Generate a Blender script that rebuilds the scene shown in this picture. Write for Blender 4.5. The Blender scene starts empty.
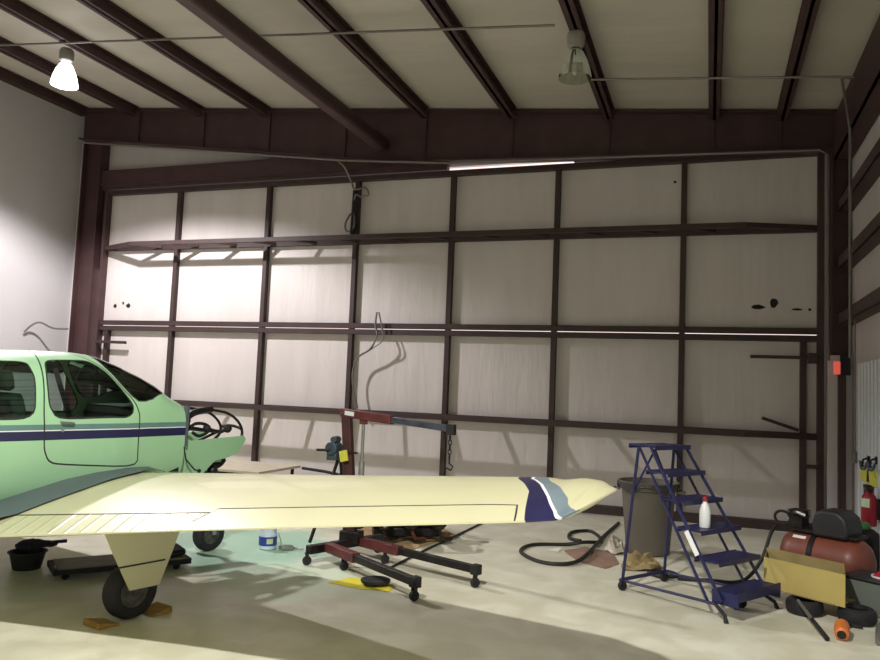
import bpy, math, random
from mathutils import Vector, Matrix
from mathutils.geometry import delaunay_2d_cdt
random.seed(7)
SC = bpy.context.scene
COL = SC.collection
PI = math.pi
# ------------------------------------------------------------------ materials
def lin(r, g, b):
    f = lambda c: c/12.92 if c <= 0.04045 else ((c+0.055)/1.055)**2.4
    return (f(r/255), f(g/255), f(b/255), 1.0)
def mat(name, rgb, rough=0.5, metal=0.0, var=0.12, scale=6.0, bump=0.0, bscale=None, stretch=(1,1,1), emit=0.0, coat=0.0, rgb2=None, contrast=(0.35,0.65)):
    m = bpy.data.materials.new(name); m.use_nodes = True
    nt = m.node_tree; N = nt.nodes; L = nt.links
    b = N['Principled BSDF']
    b.inputs['Roughness'].default_value = rough; b.inputs['Metallic'].default_value = metal
    b.inputs['Coat Weight'].default_value = coat
    tc = N.new('ShaderNodeTexCoord'); mp = N.new('ShaderNodeMapping'); mp.inputs['Scale'].default_value = stretch
    L.new(tc.outputs['Object'], mp.inputs['Vector'])
    nz = N.new('ShaderNodeTexNoise'); nz.inputs['Scale'].default_value = scale; nz.inputs['Detail'].default_value = 5
    L.new(mp.outputs['Vector'], nz.inputs['Vector'])
    rp = N.new('ShaderNodeValToRGB'); c = lin(*rgb)
    rp.color_ramp.elements[0].position = contrast[0]; rp.color_ramp.elements[1].position = contrast[1]
    d = lin(*rgb2) if rgb2 else tuple([v*(1-var) for v in c[:3]]+[1])
    rp.color_ramp.elements[0].color = d; rp.color_ramp.elements[1].color = c
    L.new(nz.outputs['Fac'], rp.inputs['Fac']); L.new(rp.outputs['Color'], b.inputs['Base Color'])
    if bump:
        n2 = N.new('ShaderNodeTexNoise'); n2.inputs['Scale'].default_value = bscale or scale*2; n2.inputs['Detail'].default_value = 4
        L.new(mp.outputs['Vector'], n2.inputs['Vector'])
        bp = N.new('ShaderNodeBump'); bp.inputs['Strength'].default_value = bump; bp.inputs['Distance'].default_value = 0.03
        L.new(n2.outputs['Fac'], bp.inputs['Height']); L.new(bp.outputs['Normal'], b.inputs['Normal'])
    if emit:
        b.inputs['Emission Color'].default_value = c; b.inputs['Emission Strength'].default_value = emit
    return m
def glass(name, rgb, alpha=0.55, rough=0.03):
    m = bpy.data.materials.new(name); m.use_nodes = True
    nt = m.node_tree; N = nt.nodes; L = nt.links; N.remove(N['Principled BSDF'])
    t = N.new('ShaderNodeBsdfTransparent'); t.inputs['Color'].default_value = lin(*rgb)
    g = N.new('ShaderNodeBsdfGlossy'); g.inputs['Roughness'].default_value = rough; g.inputs['Color'].default_value = (0.8,0.9,0.85,1)
    fr = N.new('ShaderNodeFresnel'); fr.inputs['IOR'].default_value = 1.5
    mt = N.new('ShaderNodeMath'); mt.operation = 'ADD'; mt.inputs[1].default_value = alpha; mt.use_clamp = True
    L.new(fr.outputs[0], mt.inputs[0])
    mx = N.new('ShaderNodeMixShader'); L.new(mt.outputs[0], mx.inputs['Fac']); L.new(t.outputs[0], mx.inputs[1]); L.new(g.outputs[0], mx.inputs[2])
    L.new(mx.outputs[0], N['Material Output'].inputs['Surface'])
    return m
# ------------------------------------------------------------------ mesh building
FR = {}      # object name -> world-to-local matrix of its root
class MB:
    def __init__(s, xf=None): s.v=[]; s.f=[]; s.m=[]; s.xf=xf
    def add(s, vs, fs, mi=0):
        o = len(s.v)
        s.v += [Vector(s.xf(v)) if s.xf else Vector(v) for v in vs]
        s.f += [[i+o for i in f] for f in fs]; s.m += [mi]*len(fs)
        return s
    def box(s, c, d, rz=0.0, mi=0, M=None):
        R = M or Matrix.Rotation(rz,3,'Z'); c = Vector(c)
        vs = [c+R@Vector((x*d[0]/2,y*d[1]/2,z*d[2]/2)) for x in (-1,1) for y in (-1,1) for z in (-1,1)]
        return s.add(vs, [(0,1,3,2),(4,6,7,5),(0,4,5,1),(2,3,7,6),(0,2,6,4),(1,5,7,3)], mi)
    def bx(s, a, b, mi=0):
        return s.box([(p+q)/2 for p,q in zip(a,b)], [abs(q-p) for p,q in zip(a,b)], mi=mi)
    def bar(s, p, q, w, h, up=(0,0,1), mi=0):
        p=Vector(p); q=Vector(q); d=(q-p); L=d.length; d.normalize(); u=Vector(up)
        sd=d.cross(u)
        if sd.length<1e-4: sd=d.cross(Vector((1,0,0)))
        sd.normalize(); u=sd.cross(d)
        M=Matrix((d,sd,u)).transposed()
        return s.box((p+q)/2,(L,w,h),M=M,mi=mi)
    def tube(s, pts, r, n=8, mi=0, closed=False):
        pts=[Vector(p) for p in pts]; k=len(pts); rs=r if isinstance(r,(list,tuple)) else [r]*k
        vs=[]; fs=[]; ref=None
        for i,p in enumerate(pts):
            a=pts[(i-1)%k] if (i>0 or closed) else p; b=pts[(i+1)%k] if (i<k-1 or closed) else p
            d=(b-a).normalized()
            if ref is None:
                ref=d.orthogonal().normalized()
            ref=(ref-d*ref.dot(d))
            if ref.length<1e-6: ref=d.orthogonal()
            ref.normalize(); o=d.cross(ref)
            vs+=[p+rs[i]*(math.cos(2*PI*j/n)*ref+math.sin(2*PI*j/n)*o) for j in range(n)]
        m=k if closed else k-1
        for i in range(m):
            for j in range(n):
                a=i*n+j; b=i*n+(j+1)%n; i2=(i+1)%k
                fs.append((a,b,i2*n+(j+1)%n,i2*n+j))
        if not closed: fs+= [tuple(range(n))[::-1], tuple(range((k-1)*n,k*n))]
        return s.add(vs,fs,mi)
    def cyl(s,p,q,r0,r1=None,n=20,mi=0):
        return s.tube([p,q],[r0,r0 if r1 is None else r1],n,mi)
    def lathe(s, prof, o=(0,0,0), ax=(0,0,1), n=24, mi=0, cap=True):
        ax=Vector(ax).normalized(); o=Vector(o); u=ax.orthogonal().normalized(); w=ax.cross(u); vs=[]; fs=[]
        for r,h in prof: vs+=[o+ax*h+r*(math.cos(2*PI*j/n)*u+math.sin(2*PI*j/n)*w) for j in range(n)]
        for i in range(len(prof)-1):
            for j in range(n): fs.append((i*n+j,i*n+(j+1)%n,(i+1)*n+(j+1)%n,(i+1)*n+j))
        if cap: fs+=[tuple(range(n))[::-1], tuple(range((len(prof)-1)*n,len(prof)*n))]
        return s.add(vs,fs,mi)
    def prism(s, poly, off, mi=0):
        n=len(poly); off=Vector(off); vs=[Vector(p) for p in poly]+[Vector(p)+off for p in poly]
        fs=[tuple(range(n))[::-1],tuple(range(n,2*n))]+[(i,(i+1)%n,n+(i+1)%n,n+i) for i in range(n)]
        return s.add(vs,fs,mi)
    def ball(s,c,r,n=12,sq=(1,1,1),mi=0,jit=0.0):
        c=Vector(c); vs=[c+Vector((0,0,r*sq[2]))]; fs=[]; k=n//2
        for i in range(1,k):
            for j in range(n):
                rr=r*(1+random.uniform(-jit,jit)); a=PI*i/k; b=2*PI*j/n
                vs.append(c+Vector((rr*sq[0]*math.sin(a)*math.cos(b),rr*sq[1]*math.sin(a)*math.sin(b),rr*sq[2]*math.cos(a))))
        vs.append(c-Vector((0,0,r*sq[2])))
        for j in range(n):
            fs.append((0,1+j,1+(j+1)%n)); fs.append((len(vs)-1,1+(k-2)*n+(j+1)%n,1+(k-2)*n+j))
            for i in range(k-2): fs.append((1+i*n+j,1+(i+1)*n+j,1+(i+1)*n+(j+1)%n,1+i*n+(j+1)%n))
        return s.add(vs,fs,mi)
    def sheet(s, x0,x1,y0,y1,nx,ny,fn,mi=0):
        vs=[fn(x0+(x1-x0)*i/nx,y0+(y1-y0)*j/ny) for i in range(nx+1) for j in range(ny+1)]
        fs=[(i*(ny+1)+j,(i+1)*(ny+1)+j,(i+1)*(ny+1)+j+1,i*(ny+1)+j+1) for i in range(nx) for j in range(ny)]
        return s.add(vs,fs,mi)
    def build(s, name, mats, parent=None, bevel=0.0, smooth=35, recalc=True, solid=0.0):
        me=bpy.data.meshes.new(name); W=FR.get(parent.name) if parent else None
        vs=[(W@v if W else v) for v in s.v]
        me.from_pydata([v[:] for v in vs],[],s.f)
        for m in (mats if isinstance(mats,(list,tuple)) else [mats]): me.materials.append(m)
        me.polygons.foreach_set('material_index',s.m)
        if recalc:
            import bmesh
            bm=bmesh.new(); bm.from_mesh(me); bmesh.ops.recalc_face_normals(bm,faces=bm.faces); bm.to_mesh(me); bm.free()
        if smooth:
            me.polygons.foreach_set('use_smooth',[True]*len(me.polygons)); me.set_sharp_from_angle(angle=math.radians(smooth))
        o=bpy.data.objects.new(name,me); COL.objects.link(o)
        if parent: o.parent=parent; FR[o.name]=FR[parent.name]
        if solid:
            q=o.modifiers.new('solid','SOLIDIFY'); q.thickness=solid
        if bevel:
            q=o.modifiers.new('bevel','BEVEL'); q.width=bevel; q.segments=2; q.limit_method='ANGLE'; q.angle_limit=math.radians(40)
        return o
def tag(o, label=None, cat=None, group=None, kind=None):
    if label: o['label']=label
    if cat: o['category']=cat
    if group: o['group']=group
    if kind: o['kind']=kind
    return o
def thing(name, loc, label, cat, group=None, rz=0.0, kind=None):
    o=bpy.data.objects.new(name,None); COL.objects.link(o); o.location=loc; o.rotation_euler=(0,0,rz); o.empty_display_size=0.1
    FR[o.name]=(Matrix.Translation(Vector(loc))@Matrix.Rotation(rz,4,'Z')).inverted()
    return tag(o,label,cat,group,kind)
def smoothpath(pts, k=6):
    pts=[Vector(p) for p in pts]; out=[]
    for i in range(len(pts)-1):
        p0=pts[max(i-1,0)];p1=pts[i];p2=pts[i+1];p3=pts[min(i+2,len(pts)-1)]
        for j in range(k):
            t=j/k
            out.append(0.5*((2*p1)+(-p0+p2)*t+(2*p0-5*p1+4*p2-p3)*t*t+(-p0+3*p1-3*p2+p3)*t**3))
    return out+[pts[-1]]

# ------------------------------------------------------------------ palette
STEEL = mat('red_oxide_steel',(74,50,50),0.55,var=0.25,scale=3)
STEEL2 = mat('brown_door_steel',(62,44,42),0.6,var=0.25,scale=4)
INSUL = mat('white_vinyl_insulation',(210,203,199),0.55,var=0.07,scale=1.2,bump=0.55,bscale=2.6,stretch=(2.2,2.2,0.35))
CEIL = mat('ceiling_vinyl_insulation',(192,186,174),0.6,var=0.08,scale=0.8,bump=0.5,bscale=1.6,stretch=(0.5,2.0,1))
WALLW = mat('white_wall_panel',(196,193,193),0.6,var=0.06,scale=0.7,bump=0.15,bscale=1.5)
LINER = mat('grey_white_liner_steel',(196,202,206),0.45,var=0.05,scale=2)
CREAM = mat('cream_wing_paint',(200,197,160),0.34,var=0.05,scale=1.5,coat=0.25)
MINT = mat('green_lit_cream_paint',(160,204,160),0.32,var=0.05,scale=1.2,coat=0.3)  # cream paint with the green light on the fuselage put into its colour
NAVY = mat('navy_stripe_paint',(34,34,74),0.35,coat=0.2)
SLATE = mat('slate_stripe_paint',(118,134,142),0.35,coat=0.2)
TEAL = mat('grey_green_stripe_paint',(98,134,128),0.35,coat=0.2)
DSLATE = mat('dark_slate_fillet_paint',(84,92,100),0.4)
SEAM = mat('dark_seam',(44,46,44),0.8)
RUBBER = mat('black_rubber',(30,29,32),0.75,var=0.3,scale=20,bump=0.2)
DARK = mat('matt_black',(24,24,26),0.7,var=0.3)
IRON = mat('dark_greasy_metal',(46,42,42),0.45,metal=0.5,var=0.5,scale=14)
ALU = mat('dull_aluminium',(170,172,170),0.35,metal=0.8,var=0.2,scale=12)
CHROME = mat('bright_metal',(215,215,215),0.18,metal=1.0)
RED = mat('worn_red_paint',(104,46,46),0.5,var=0.4,scale=9)
BLUEP = mat('dark_blue_enamel',(34,36,82),0.4,var=0.3,scale=10)
CARD = mat('cardboard',(176,158,104),0.85,var=0.12,scale=5)
WOOD = mat('yellow_pine',(170,134,64),0.8,var=0.3,scale=4,stretch=(1,6,6))
WHITE = mat('white_plastic',(232,234,234),0.4,var=0.05)
PIPE = mat('grey_conduit',(128,122,118),0.4,metal=0.4)
CABLE = mat('black_cable',(34,33,30),0.6)
GLASS = glass('cabin_glass',(214,228,220),0.02)
GLASSG = glass('smoky_green_glass',(158,184,170),0.07)
CLEARG = glass('clear_prismatic_glass',(214,216,206),0.14,0.15)
# ------------------------------------------------------------------ camera
CAM_F, YAW, PIT, ROL = 762.98, .3413, .0754, .0407
cy_, sy_ = math.cos(YAW), math.sin(YAW); cp_, sp_ = math.cos(PIT), math.sin(PIT)
fw = Vector((-sy_*cp_, cy_*cp_, sp_)); rt = Vector((cy_, sy_, 0)); up = rt.cross(fw)
c_, s_ = math.cos(ROL), math.sin(ROL)
r2 = c_*rt+s_*up; u2 = -s_*rt+c_*up
cd = bpy.data.cameras.new('camera'); cam = bpy.data.objects.new('camera', cd); COL.objects.link(cam)
cd.sensor_width = 36; cd.lens = CAM_F*36/880; cd.clip_start = 0.05
Mx = Matrix((r2,u2,-fw)).transposed().to_4x4(); Mx.translation = (0,0,2.0); cam.matrix_world = Mx
SC.camera = cam
# ------------------------------------------------------------------ building shell
XL, XR, YB, YF = -13.45, 2.0, 13.2, -4.0
def roof(x): return 7.86-0.0875*(x-XL)
def floor_mat():
    m = bpy.data.materials.new('worn_painted_concrete'); m.use_nodes=True; nt=m.node_tree; N=nt.nodes; L=nt.links; b=N['Principled BSDF']
    tc=N.new('ShaderNodeTexCoord')
    def noise(sc,det=6,dist=0.0):
        n=N.new('ShaderNodeTexNoise'); n.inputs['Scale'].default_value=sc; n.inputs['Detail'].default_value=det; n.inputs['Distortion'].default_value=dist
        L.new(tc.outputs['Object'],n.inputs['Vector']); return n.outputs['Fac']
    def ramp(src,p0,p1,c0,c1):
        r=N.new('ShaderNodeValToRGB'); e=r.color_ramp.elements; e[0].position=p0; e[1].position=p1; e[0].color=c0; e[1].color=c1; L.new(src,r.inputs['Fac']); return r.outputs['Color']
    def mixc(fac,a,bb,mode='MIX'):
        x=N.new('ShaderNodeMix'); x.data_type='RGBA'; x.blend_type=mode
        if isinstance(fac,float): x.inputs[0].default_value=fac
        else: L.new(fac,x.inputs[0])
        for i,v in ((6,a),(7,bb)):
            if isinstance(v,tuple): x.inputs[i].default_value=v
            else: L.new(v,x.inputs[i])
        return x.outputs[2]
    base=ramp(noise(0.7),0.3,0.7,lin(210,207,186),lin(230,228,210))
    stain=ramp(noise(2.3,8,0.6),0.42,0.62,(0.86,0.85,0.8,1),(1,1,1,1))
    col=mixc(1.0,base,stain,'MULTIPLY')
    # mint tint in noise-edged patches, the stronger one around the nose wheel
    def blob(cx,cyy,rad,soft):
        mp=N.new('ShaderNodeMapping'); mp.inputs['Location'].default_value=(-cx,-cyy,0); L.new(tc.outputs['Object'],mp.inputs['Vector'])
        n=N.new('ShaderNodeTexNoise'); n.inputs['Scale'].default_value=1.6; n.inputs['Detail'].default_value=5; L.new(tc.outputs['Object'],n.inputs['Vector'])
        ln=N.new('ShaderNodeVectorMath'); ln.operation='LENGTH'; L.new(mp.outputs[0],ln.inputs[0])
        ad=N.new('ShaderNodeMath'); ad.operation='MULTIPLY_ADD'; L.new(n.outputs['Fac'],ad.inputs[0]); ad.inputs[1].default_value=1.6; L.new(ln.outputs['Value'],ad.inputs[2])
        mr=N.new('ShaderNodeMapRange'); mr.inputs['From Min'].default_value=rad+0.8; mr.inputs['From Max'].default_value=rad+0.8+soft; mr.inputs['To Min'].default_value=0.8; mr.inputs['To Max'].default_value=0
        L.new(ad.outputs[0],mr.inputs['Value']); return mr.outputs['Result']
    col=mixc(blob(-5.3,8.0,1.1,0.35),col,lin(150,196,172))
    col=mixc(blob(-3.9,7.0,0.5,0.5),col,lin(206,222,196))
    L.new(col,b.inputs['Base Color'])
    rr=ramp(noise(1.4),0.3,0.7,(0.28,0.28,0.28,1),(0.5,0.5,0.5,1)); L.new(rr,b.inputs['Roughness'])
    bp=N.new('ShaderNodeBump'); bp.inputs['Strength'].default_value=0.08; L.new(noise(18,3),bp.inputs['Height']); L.new(bp.outputs['Normal'],b.inputs['Normal'])
    return m
def struct(name, mb, m, bevel=0.0):
    return tag(mb.build(name, m, smooth=0, bevel=bevel), kind='structure')
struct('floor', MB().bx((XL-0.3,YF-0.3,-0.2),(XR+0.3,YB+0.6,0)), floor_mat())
struct('wall_left', MB().bx((XL-0.15,YF,0),(XL,YB,8.0)), WALLW)
struct('wall_right', MB().bx((XR,YF,0),(XR+0.15,YB,6.6)), INSUL)
struct('wall_front', MB().bx((XL-0.15,YF-0.15,0),(XR+0.15,YF,8.0)), WALLW)
# wall round the big door opening
w=MB(); w.prism([(XL,YB,6.12),(XR,YB,6.12),(XR,YB,roof(XR)),(XL,YB,roof(XL))],(0,0.12,0))
w.bx((XL,YB,0),(-12.66,YB+0.12,6.12)); w.bx((1.62,YB,0),(XR,YB+0.12,6.12))
struct('wall_back', w, INSUL)
c=MB(); c.prism([(XL-0.15,YF,roof(XL-0.15)),(XR+0.15,YF,roof(XR+0.15)),(XR+0.15,YF,roof(XR+0.15)+0.15),(XL-0.15,YF,roof(XL-0.15)+0.15)],(0,YB+0.12-YF,0))
struct('ceiling', c, CEIL)
# white corrugated liner along the right wall
t=MB(); n=0; y=11.9
pts=[]
while y>YF+0.05:
    for dy,dx in ((0,0),(0.14,0),(0.16,-0.02),(0.20,-0.02),(0.22,0)): pts.append((1.925+dx,y-dy))
    y-=0.22
vs=[(a,b,z) for a,b in pts for z in (0,2.56)]
t.add(vs,[(2*i,2*i+2,2*i+3,2*i+1) for i in range(len(pts)-1)])
t.bx((1.93,11.9,0),(1.995,YF+0.02,2.56))
struct('trim_1', t, LINER)

# roof purlins (C sections under the blanket)
PX=[-13.0,-11.6,-9.93,-8.36,-6.66,-5.0,-3.35,-1.66,0.02,1.02]
ORD=['against the white left wall','second from the white left wall','third from the white left wall','fourth from the left wall','next left of the round-edged spreader beam','next right of the spreader beam','midway between spreader beam and unlit lamp','carrying the unlit glass lamp','second from the right wall','nearest the right wall']
for x,o in zip(PX,ORD):
    z=roof(x)-0.005; sl=-0.0875
    p=MB(); y0=YF+0.02; y1=12.74
    p.prism([(x-0.02,y0,z),(x+0.02,y0,z),(x+0.02,y0,z-0.2),(x-0.02,y0,z-0.2)],(0,y1-y0,0))
    p.prism([(x-0.09,y0,z-0.2),(x+0.075,y0,z-0.2),(x+0.075,y0,z-0.185),(x-0.075,y0,z-0.185),(x-0.075,y0,z-0.165),(x-0.09,y0,z-0.165)],(0,y1-y0,0))
    p.prism([(x-0.075,y0,z+0.004),(x+0.09,y0,z-0.010),(x+0.09,y0,z-0.022),(x-0.075,y0,z-0.008)],(0,y1-y0,0))
    tag(p.build('roof_purlin',STEEL,smooth=0),'brown steel roof purlin, '+o,'beam','purlins under the roof')
# tapered rafter over the door
rb=thing('rafter_beam',(-5.6,12.9,6.1),'deep tapered brown rafter beam across the top of the door wall','beam')
xs=[-13.14,-5.55,1.95]; zb=[7.14,6.15,5.90]
wb=MB()
top=[(x,12.9,roof(x)-0.02) for x in xs]; bot=[(x,12.9,z) for x,z in zip(xs,zb)]
wb.prism([bot[0],bot[1],bot[2],top[2],top[1],top[0]],(0,0.02,0)); wb.build('web_plate',STEEL,rb,smooth=0)
for nm,q in (('top_flange',[(a,b,c-0.015) for a,b,c in top]),('bottom_flange',bot)):
    m_=MB()
    for a,b in zip(q,q[1:]): m_.bar((a[0],12.9,a[2]),(b[0],12.9,b[2]),0.28,0.03)
    m_.build(nm,STEEL,rb,smooth=0)
for x in PX[1:]:
    zz=zb[0]+(zb[1]-zb[0])*(x-xs[0])/(xs[1]-xs[0]) if x<xs[1] else zb[1]+(zb[2]-zb[1])*(x-xs[1])/(xs[2]-xs[1])
    MB().bx((x-0.006,12.86,zz+0.02),(x+0.006,12.895,roof(x)-0.06)).build('stiffener',STEEL,rb,smooth=0)
# header over the door
h=MB(); h.bx((-12.64,13.0,6.10),(1.69,13.16,6.44)); h.bx((-12.64,12.98,6.40),(1.69,13.0,6.44)); h.bx((-12.64,12.98,6.10),(1.69,13.0,6.13))
h.bx((-12.64,13.03,6.02),(-4.62,13.18,6.10)); h.bx((-2.28,13.03,6.02),(1.69,13.18,6.10))
tag(h.build('door_header_beam',STEEL,smooth=0),'long brown header channel just above the hangar door','beam')
# columns
cl=thing('steel_column',(-12.9,12.9,0),'red brown steel column left of the hangar door','column','door columns')
def column(root,x0,x1,y0,y1,z0,z1):
    ym=(y0+y1)/2; xm=(x0+x1)/2
    MB().bx((x0,y0,z0),(x0+0.025,y1,z1)).build('flange',STEEL,root,smooth=0)
    MB().bx((x1-0.025,y0,z0),(x1,y1,z1)).build('flange',STEEL,root,smooth=0)
    MB().bx((x0+0.025,ym-0.01,z0),(x1-0.025,ym+0.01,z1)).build('web',STEEL,root,smooth=0)
column(cl,-13.15,-12.64,12.93,13.19,0,7.10)
MB().box((-12.895,13.04,0.012),(0.58,0.30,0.024)).build('base_plate',STEEL,cl,smooth=0)
cr=thing('steel_column',(1.86,12.85,0),'red brown steel column in the corner right of the hangar door','column','door columns')
column(cr,1.72,1.985,12.72,12.98,0,5.88)
# white sheet between door and corner post
tag(MB().bx((1.66,12.66,0.0),(1.99,12.70,2.72)).build('white_sheet_panel',WALLW,smooth=0),'narrow white panel between the hangar door and the corner post','panel')
tag(MB().bx((1.785,12.52,0.0),(1.885,12.62,2.62)).build('steel_post',STEEL2,smooth=0,bevel=0.006),'thin dark brown post in front of the narrow white panel','post')
# right wall girts
GZ=[(3.167,3.34,'lowest, just above the white liner'),(4.03,4.20,'second up from the white liner'),(4.89,5.06,'third up, below the eave beam')]
for a,b,o in GZ:
    g=MB(); g.bx((1.80,YF+0.02,a),(1.82,12.66,b)); g.bx((1.80,YF+0.02,a),(1.995,12.66,a+0.02)); g.bx((1.80,YF+0.02,b-0.02),(1.995,12.66,b))
    tag(g.build('wall_girt',STEEL,smooth=0),'brown steel wall girt on the right wall, '+o,'girt','girts on the right wall')
e=MB(); e.bx((1.74,YF+0.02,5.69),(1.77,12.66,6.36)); e.bx((1.74,YF+0.02,5.69),(1.99,12.66,5.72))
tag(e.build('eave_strut',STEEL,smooth=0),'deep dark eave beam where ceiling meets the right wall','beam')
# spreader beam under the purlins
sb=thing('spreader_beam',(-5.85,4.0,6.6),'thick smooth brown beam running below the purlins into the rafter','beam')
MB().bx((-5.97,YF+0.05,6.38),(-5.73,12.86,6.62)).build('box_tube',STEEL,sb,bevel=0.05)
for y in (-2.0,3.2): MB().bx((-5.87,y-0.01,6.62),(-5.83,y+0.01,roof(-5.85)-0.01)).build('hanger',STEEL,sb,smooth=0)

# ------------------------------------------------------------------ hangar door
DX=[-10.57,-8.40,-6.43,-4.49,-2.55,-0.437]
d=thing('door_1',(-5.5,13.05,0),'tall bifold hangar door with white insulated skin and brown steel grid',None,kind='structure')
X0,X1=-12.50,1.655
sk=MB(); sk.bx((X0,13.14,3.066),(X1,13.17,5.97)); tag(sk.build('door_skin',INSUL,d,smooth=0),'upper white insulated leaf')
sk=MB(); sk.bx((X0,13.14,0.10),(X1,13.17,3.050)); tag(sk.build('door_skin',INSUL,d,smooth=0),'lower white insulated leaf')
for x in DX: MB().bx((x-0.045,13.03,0.1),(x+0.045,13.139,5.95)).build('vertical_bar',STEEL2,d,bevel=0.004,smooth=0)
for x in (-12.24,1.37): MB().bx((x-0.045,13.03,0.1),(x+0.045,13.139,3.0)).build('vertical_bar',STEEL2,d,bevel=0.004,smooth=0)
MB().bx((X0,12.99,0.04),(X0+0.07,13.139,5.95)).build('edge_bar',STEEL,d,smooth=0)
MB().bx((X1-0.09,12.99,0.04),(X1,13.139,5.95)).build('edge_bar',STEEL,d,smooth=0)
MB().bx((X0,13.0,5.90),(X1,13.139,5.99)).build('top_rail',STEEL2,d,smooth=0)
MB().bx((X0,12.98,0.02),(X1,13.139,0.16)).build('bottom_rail',STEEL2,d,smooth=0)
MB().bx((X0,13.02,3.060),(X1,13.139,3.155)).build('hinge_rail',STEEL2,d,smooth=0)
MB().bx((X0,13.02,2.945),(X1,13.139,3.040)).build('hinge_rail',STEEL2,d,smooth=0)
for zz in (4.72,1.48):
    tr=MB().bx((X0+0.07,13.03,zz-0.05),(X1-0.09,13.029+0.09,zz+0.05)).build('lattice_girt',STEEL2,d,smooth=0)
    yo=12.62; a,b=X0+0.12,X1-0.14; n=13
    ch=MB(); ch.bx((a+1.0,yo-0.04,zz-0.04),(b-1.0,yo+0.04,zz+0.04)); ch.bar((a,13.0,zz),(a+1.02,yo,zz),0.07,0.08); ch.bar((b,13.0,zz),(b-1.02,yo,zz),0.07,0.08)
    ch.build('outer_chord',STEEL2,tr,smooth=0)
    wbm=MB(); st=(b-a-2.0)/n
    for i in range(n):
        xa=a+1.0+i*st
        wbm.bar((xa,yo+0.03,zz),(xa+st*0.5,13.03,zz),0.05,0.05)
    wbm.build('web_bars',STEEL2,tr,smooth=0)
MB().bar((0.60,12.96,2.69),(1.60,12.96,2.69),0.05,0.05).build('latch_rod',STEEL2,d)
MB().bar((0.78,12.92,1.735),(1.30,12.98,1.57),0.05,0.05).build('latch_rod',STEEL2,d)
MB().bar((-12.42,12.96,2.69),(-11.63,12.96,2.68),0.055,0.06).build('latch_rod',STEEL2,d)
MB().bx((1.42,12.90,2.60),(1.56,12.99,2.76)).bx((1.40,12.96,1.0),(1.60,13.03,1.06)).build('latch_bracket',STEEL2,d,bevel=0.01)
for x,z,w_,h_ in [(-12.14,3.475,.10,.10),(-11.93,3.54,.05,.07),(-11.79,3.48,.12,.11),(.717,3.49,.22,.09),(.95,3.56,.13,.16),(1.285,3.455,.16,.04),(1.47,3.455,.05,.05),(-.589,5.6,.05,.05)]:
    pl_=[]; k=9
    for i in range(k):
        a=2*PI*i/k; q=random.uniform(.75,1.15); pl_.append((x+q*w_/2*math.cos(a),13.134,z+q*h_/2*math.sin(a)))
    MB().prism(pl_,(0,0.004,0)).build('tear',DARK,d,smooth=0)
# seal strips outside the gaps, leaving the narrow slots the daylight comes through
tag(MB().bx((-12.64,13.10,4.30),(-12.50,13.18,6.1)).build('trim_2',DARK,smooth=0),kind='structure')
# ---- aeroplane surfaces in plane axes: x forward, y to the right wing, z up (metres) ----
def lerp_tab(tab, x):
    if x <= tab[0][0]: return tab[0][1]
    for (a, va), (b, vb) in zip(tab, tab[1:]):
        if x <= b:
            t = (x-a)/(b-a); t = t*t*(3-2*t)*0.35 + t*0.65
            return va+(vb-va)*t
    return tab[-1][1]
ZT = [(-5.4,1.42),(-4.0,1.62),(-2.6,1.93),(-1.6,2.10),(-0.8,2.17),(-0.2,2.195),(0.1,2.20),(0.33,2.185),(0.5,2.135),(0.72,2.035),(0.9,1.945),(1.1,1.80),(1.22,1.735),(1.5,1.67)]
ZB = [(-5.4,1.20),(-4.0,0.98),(-2.6,0.80),(-1.5,0.70),(0.6,0.68),(1.22,0.78),(1.6,0.84),(2.1,0.98)]
WD = [(-5.4,0.10),(-4.0,0.26),(-2.6,0.43),(-1.5,0.53),(-0.4,0.555),(0.4,0.55),(1.22,0.48),(1.7,0.42),(2.1,0.35)]
BELT = [(-5.4,1.31),(-2.6,1.42),(-1.0,1.45),(1.22,1.36),(2.1,1.33)]
def fus(x, t):
    w, zt, zb, zm = lerp_tab(WD,x), lerp_tab(ZT,x), lerp_tab(ZB,x), lerp_tab(BELT,x)
    if t < 0.5:
        a = math.pi/2*(1-2*t); n = 3.0
        return (x, w*max(math.cos(a),0)**(2/n), zm-(zm-zb)*math.sin(a)**(2/n))
    a = math.pi/2*(2*t-1); n = 2.35+2.2*min(max((x-0.5)/0.72,0),1)
    return (x, w*max(math.cos(a),0)**(2/n), zm+(zt-zm)*math.sin(a)**(2/n))
def fus_t(x, z):
    lo, hi = 0.0, 1.0
    for _ in range(40):
        m = (lo+hi)/2
        if fus(x,m)[2] < z: lo = m
        else: hi = m
    return (lo+hi)/2
Y0, Y1 = 0.40, 5.53
WLE = [(0.4,1.20),(4.9,1.12),(5.2,0.98),(5.36,0.84),(5.53,0.58)]
WTE = [(0.4,-1.36),(1.46,-1.04),(2.9,-0.57),(5.2,0.03),(5.34,0.12),(5.42,0.33),(5.53,0.53)]
def seg(tab, x):
    if x <= tab[0][0]: return tab[0][1]
    for (a, va), (b, vb) in zip(tab, tab[1:]):
        if x <= b: return va+(vb-va)*(x-a)/(b-a)
    return tab[-1][1]
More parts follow.
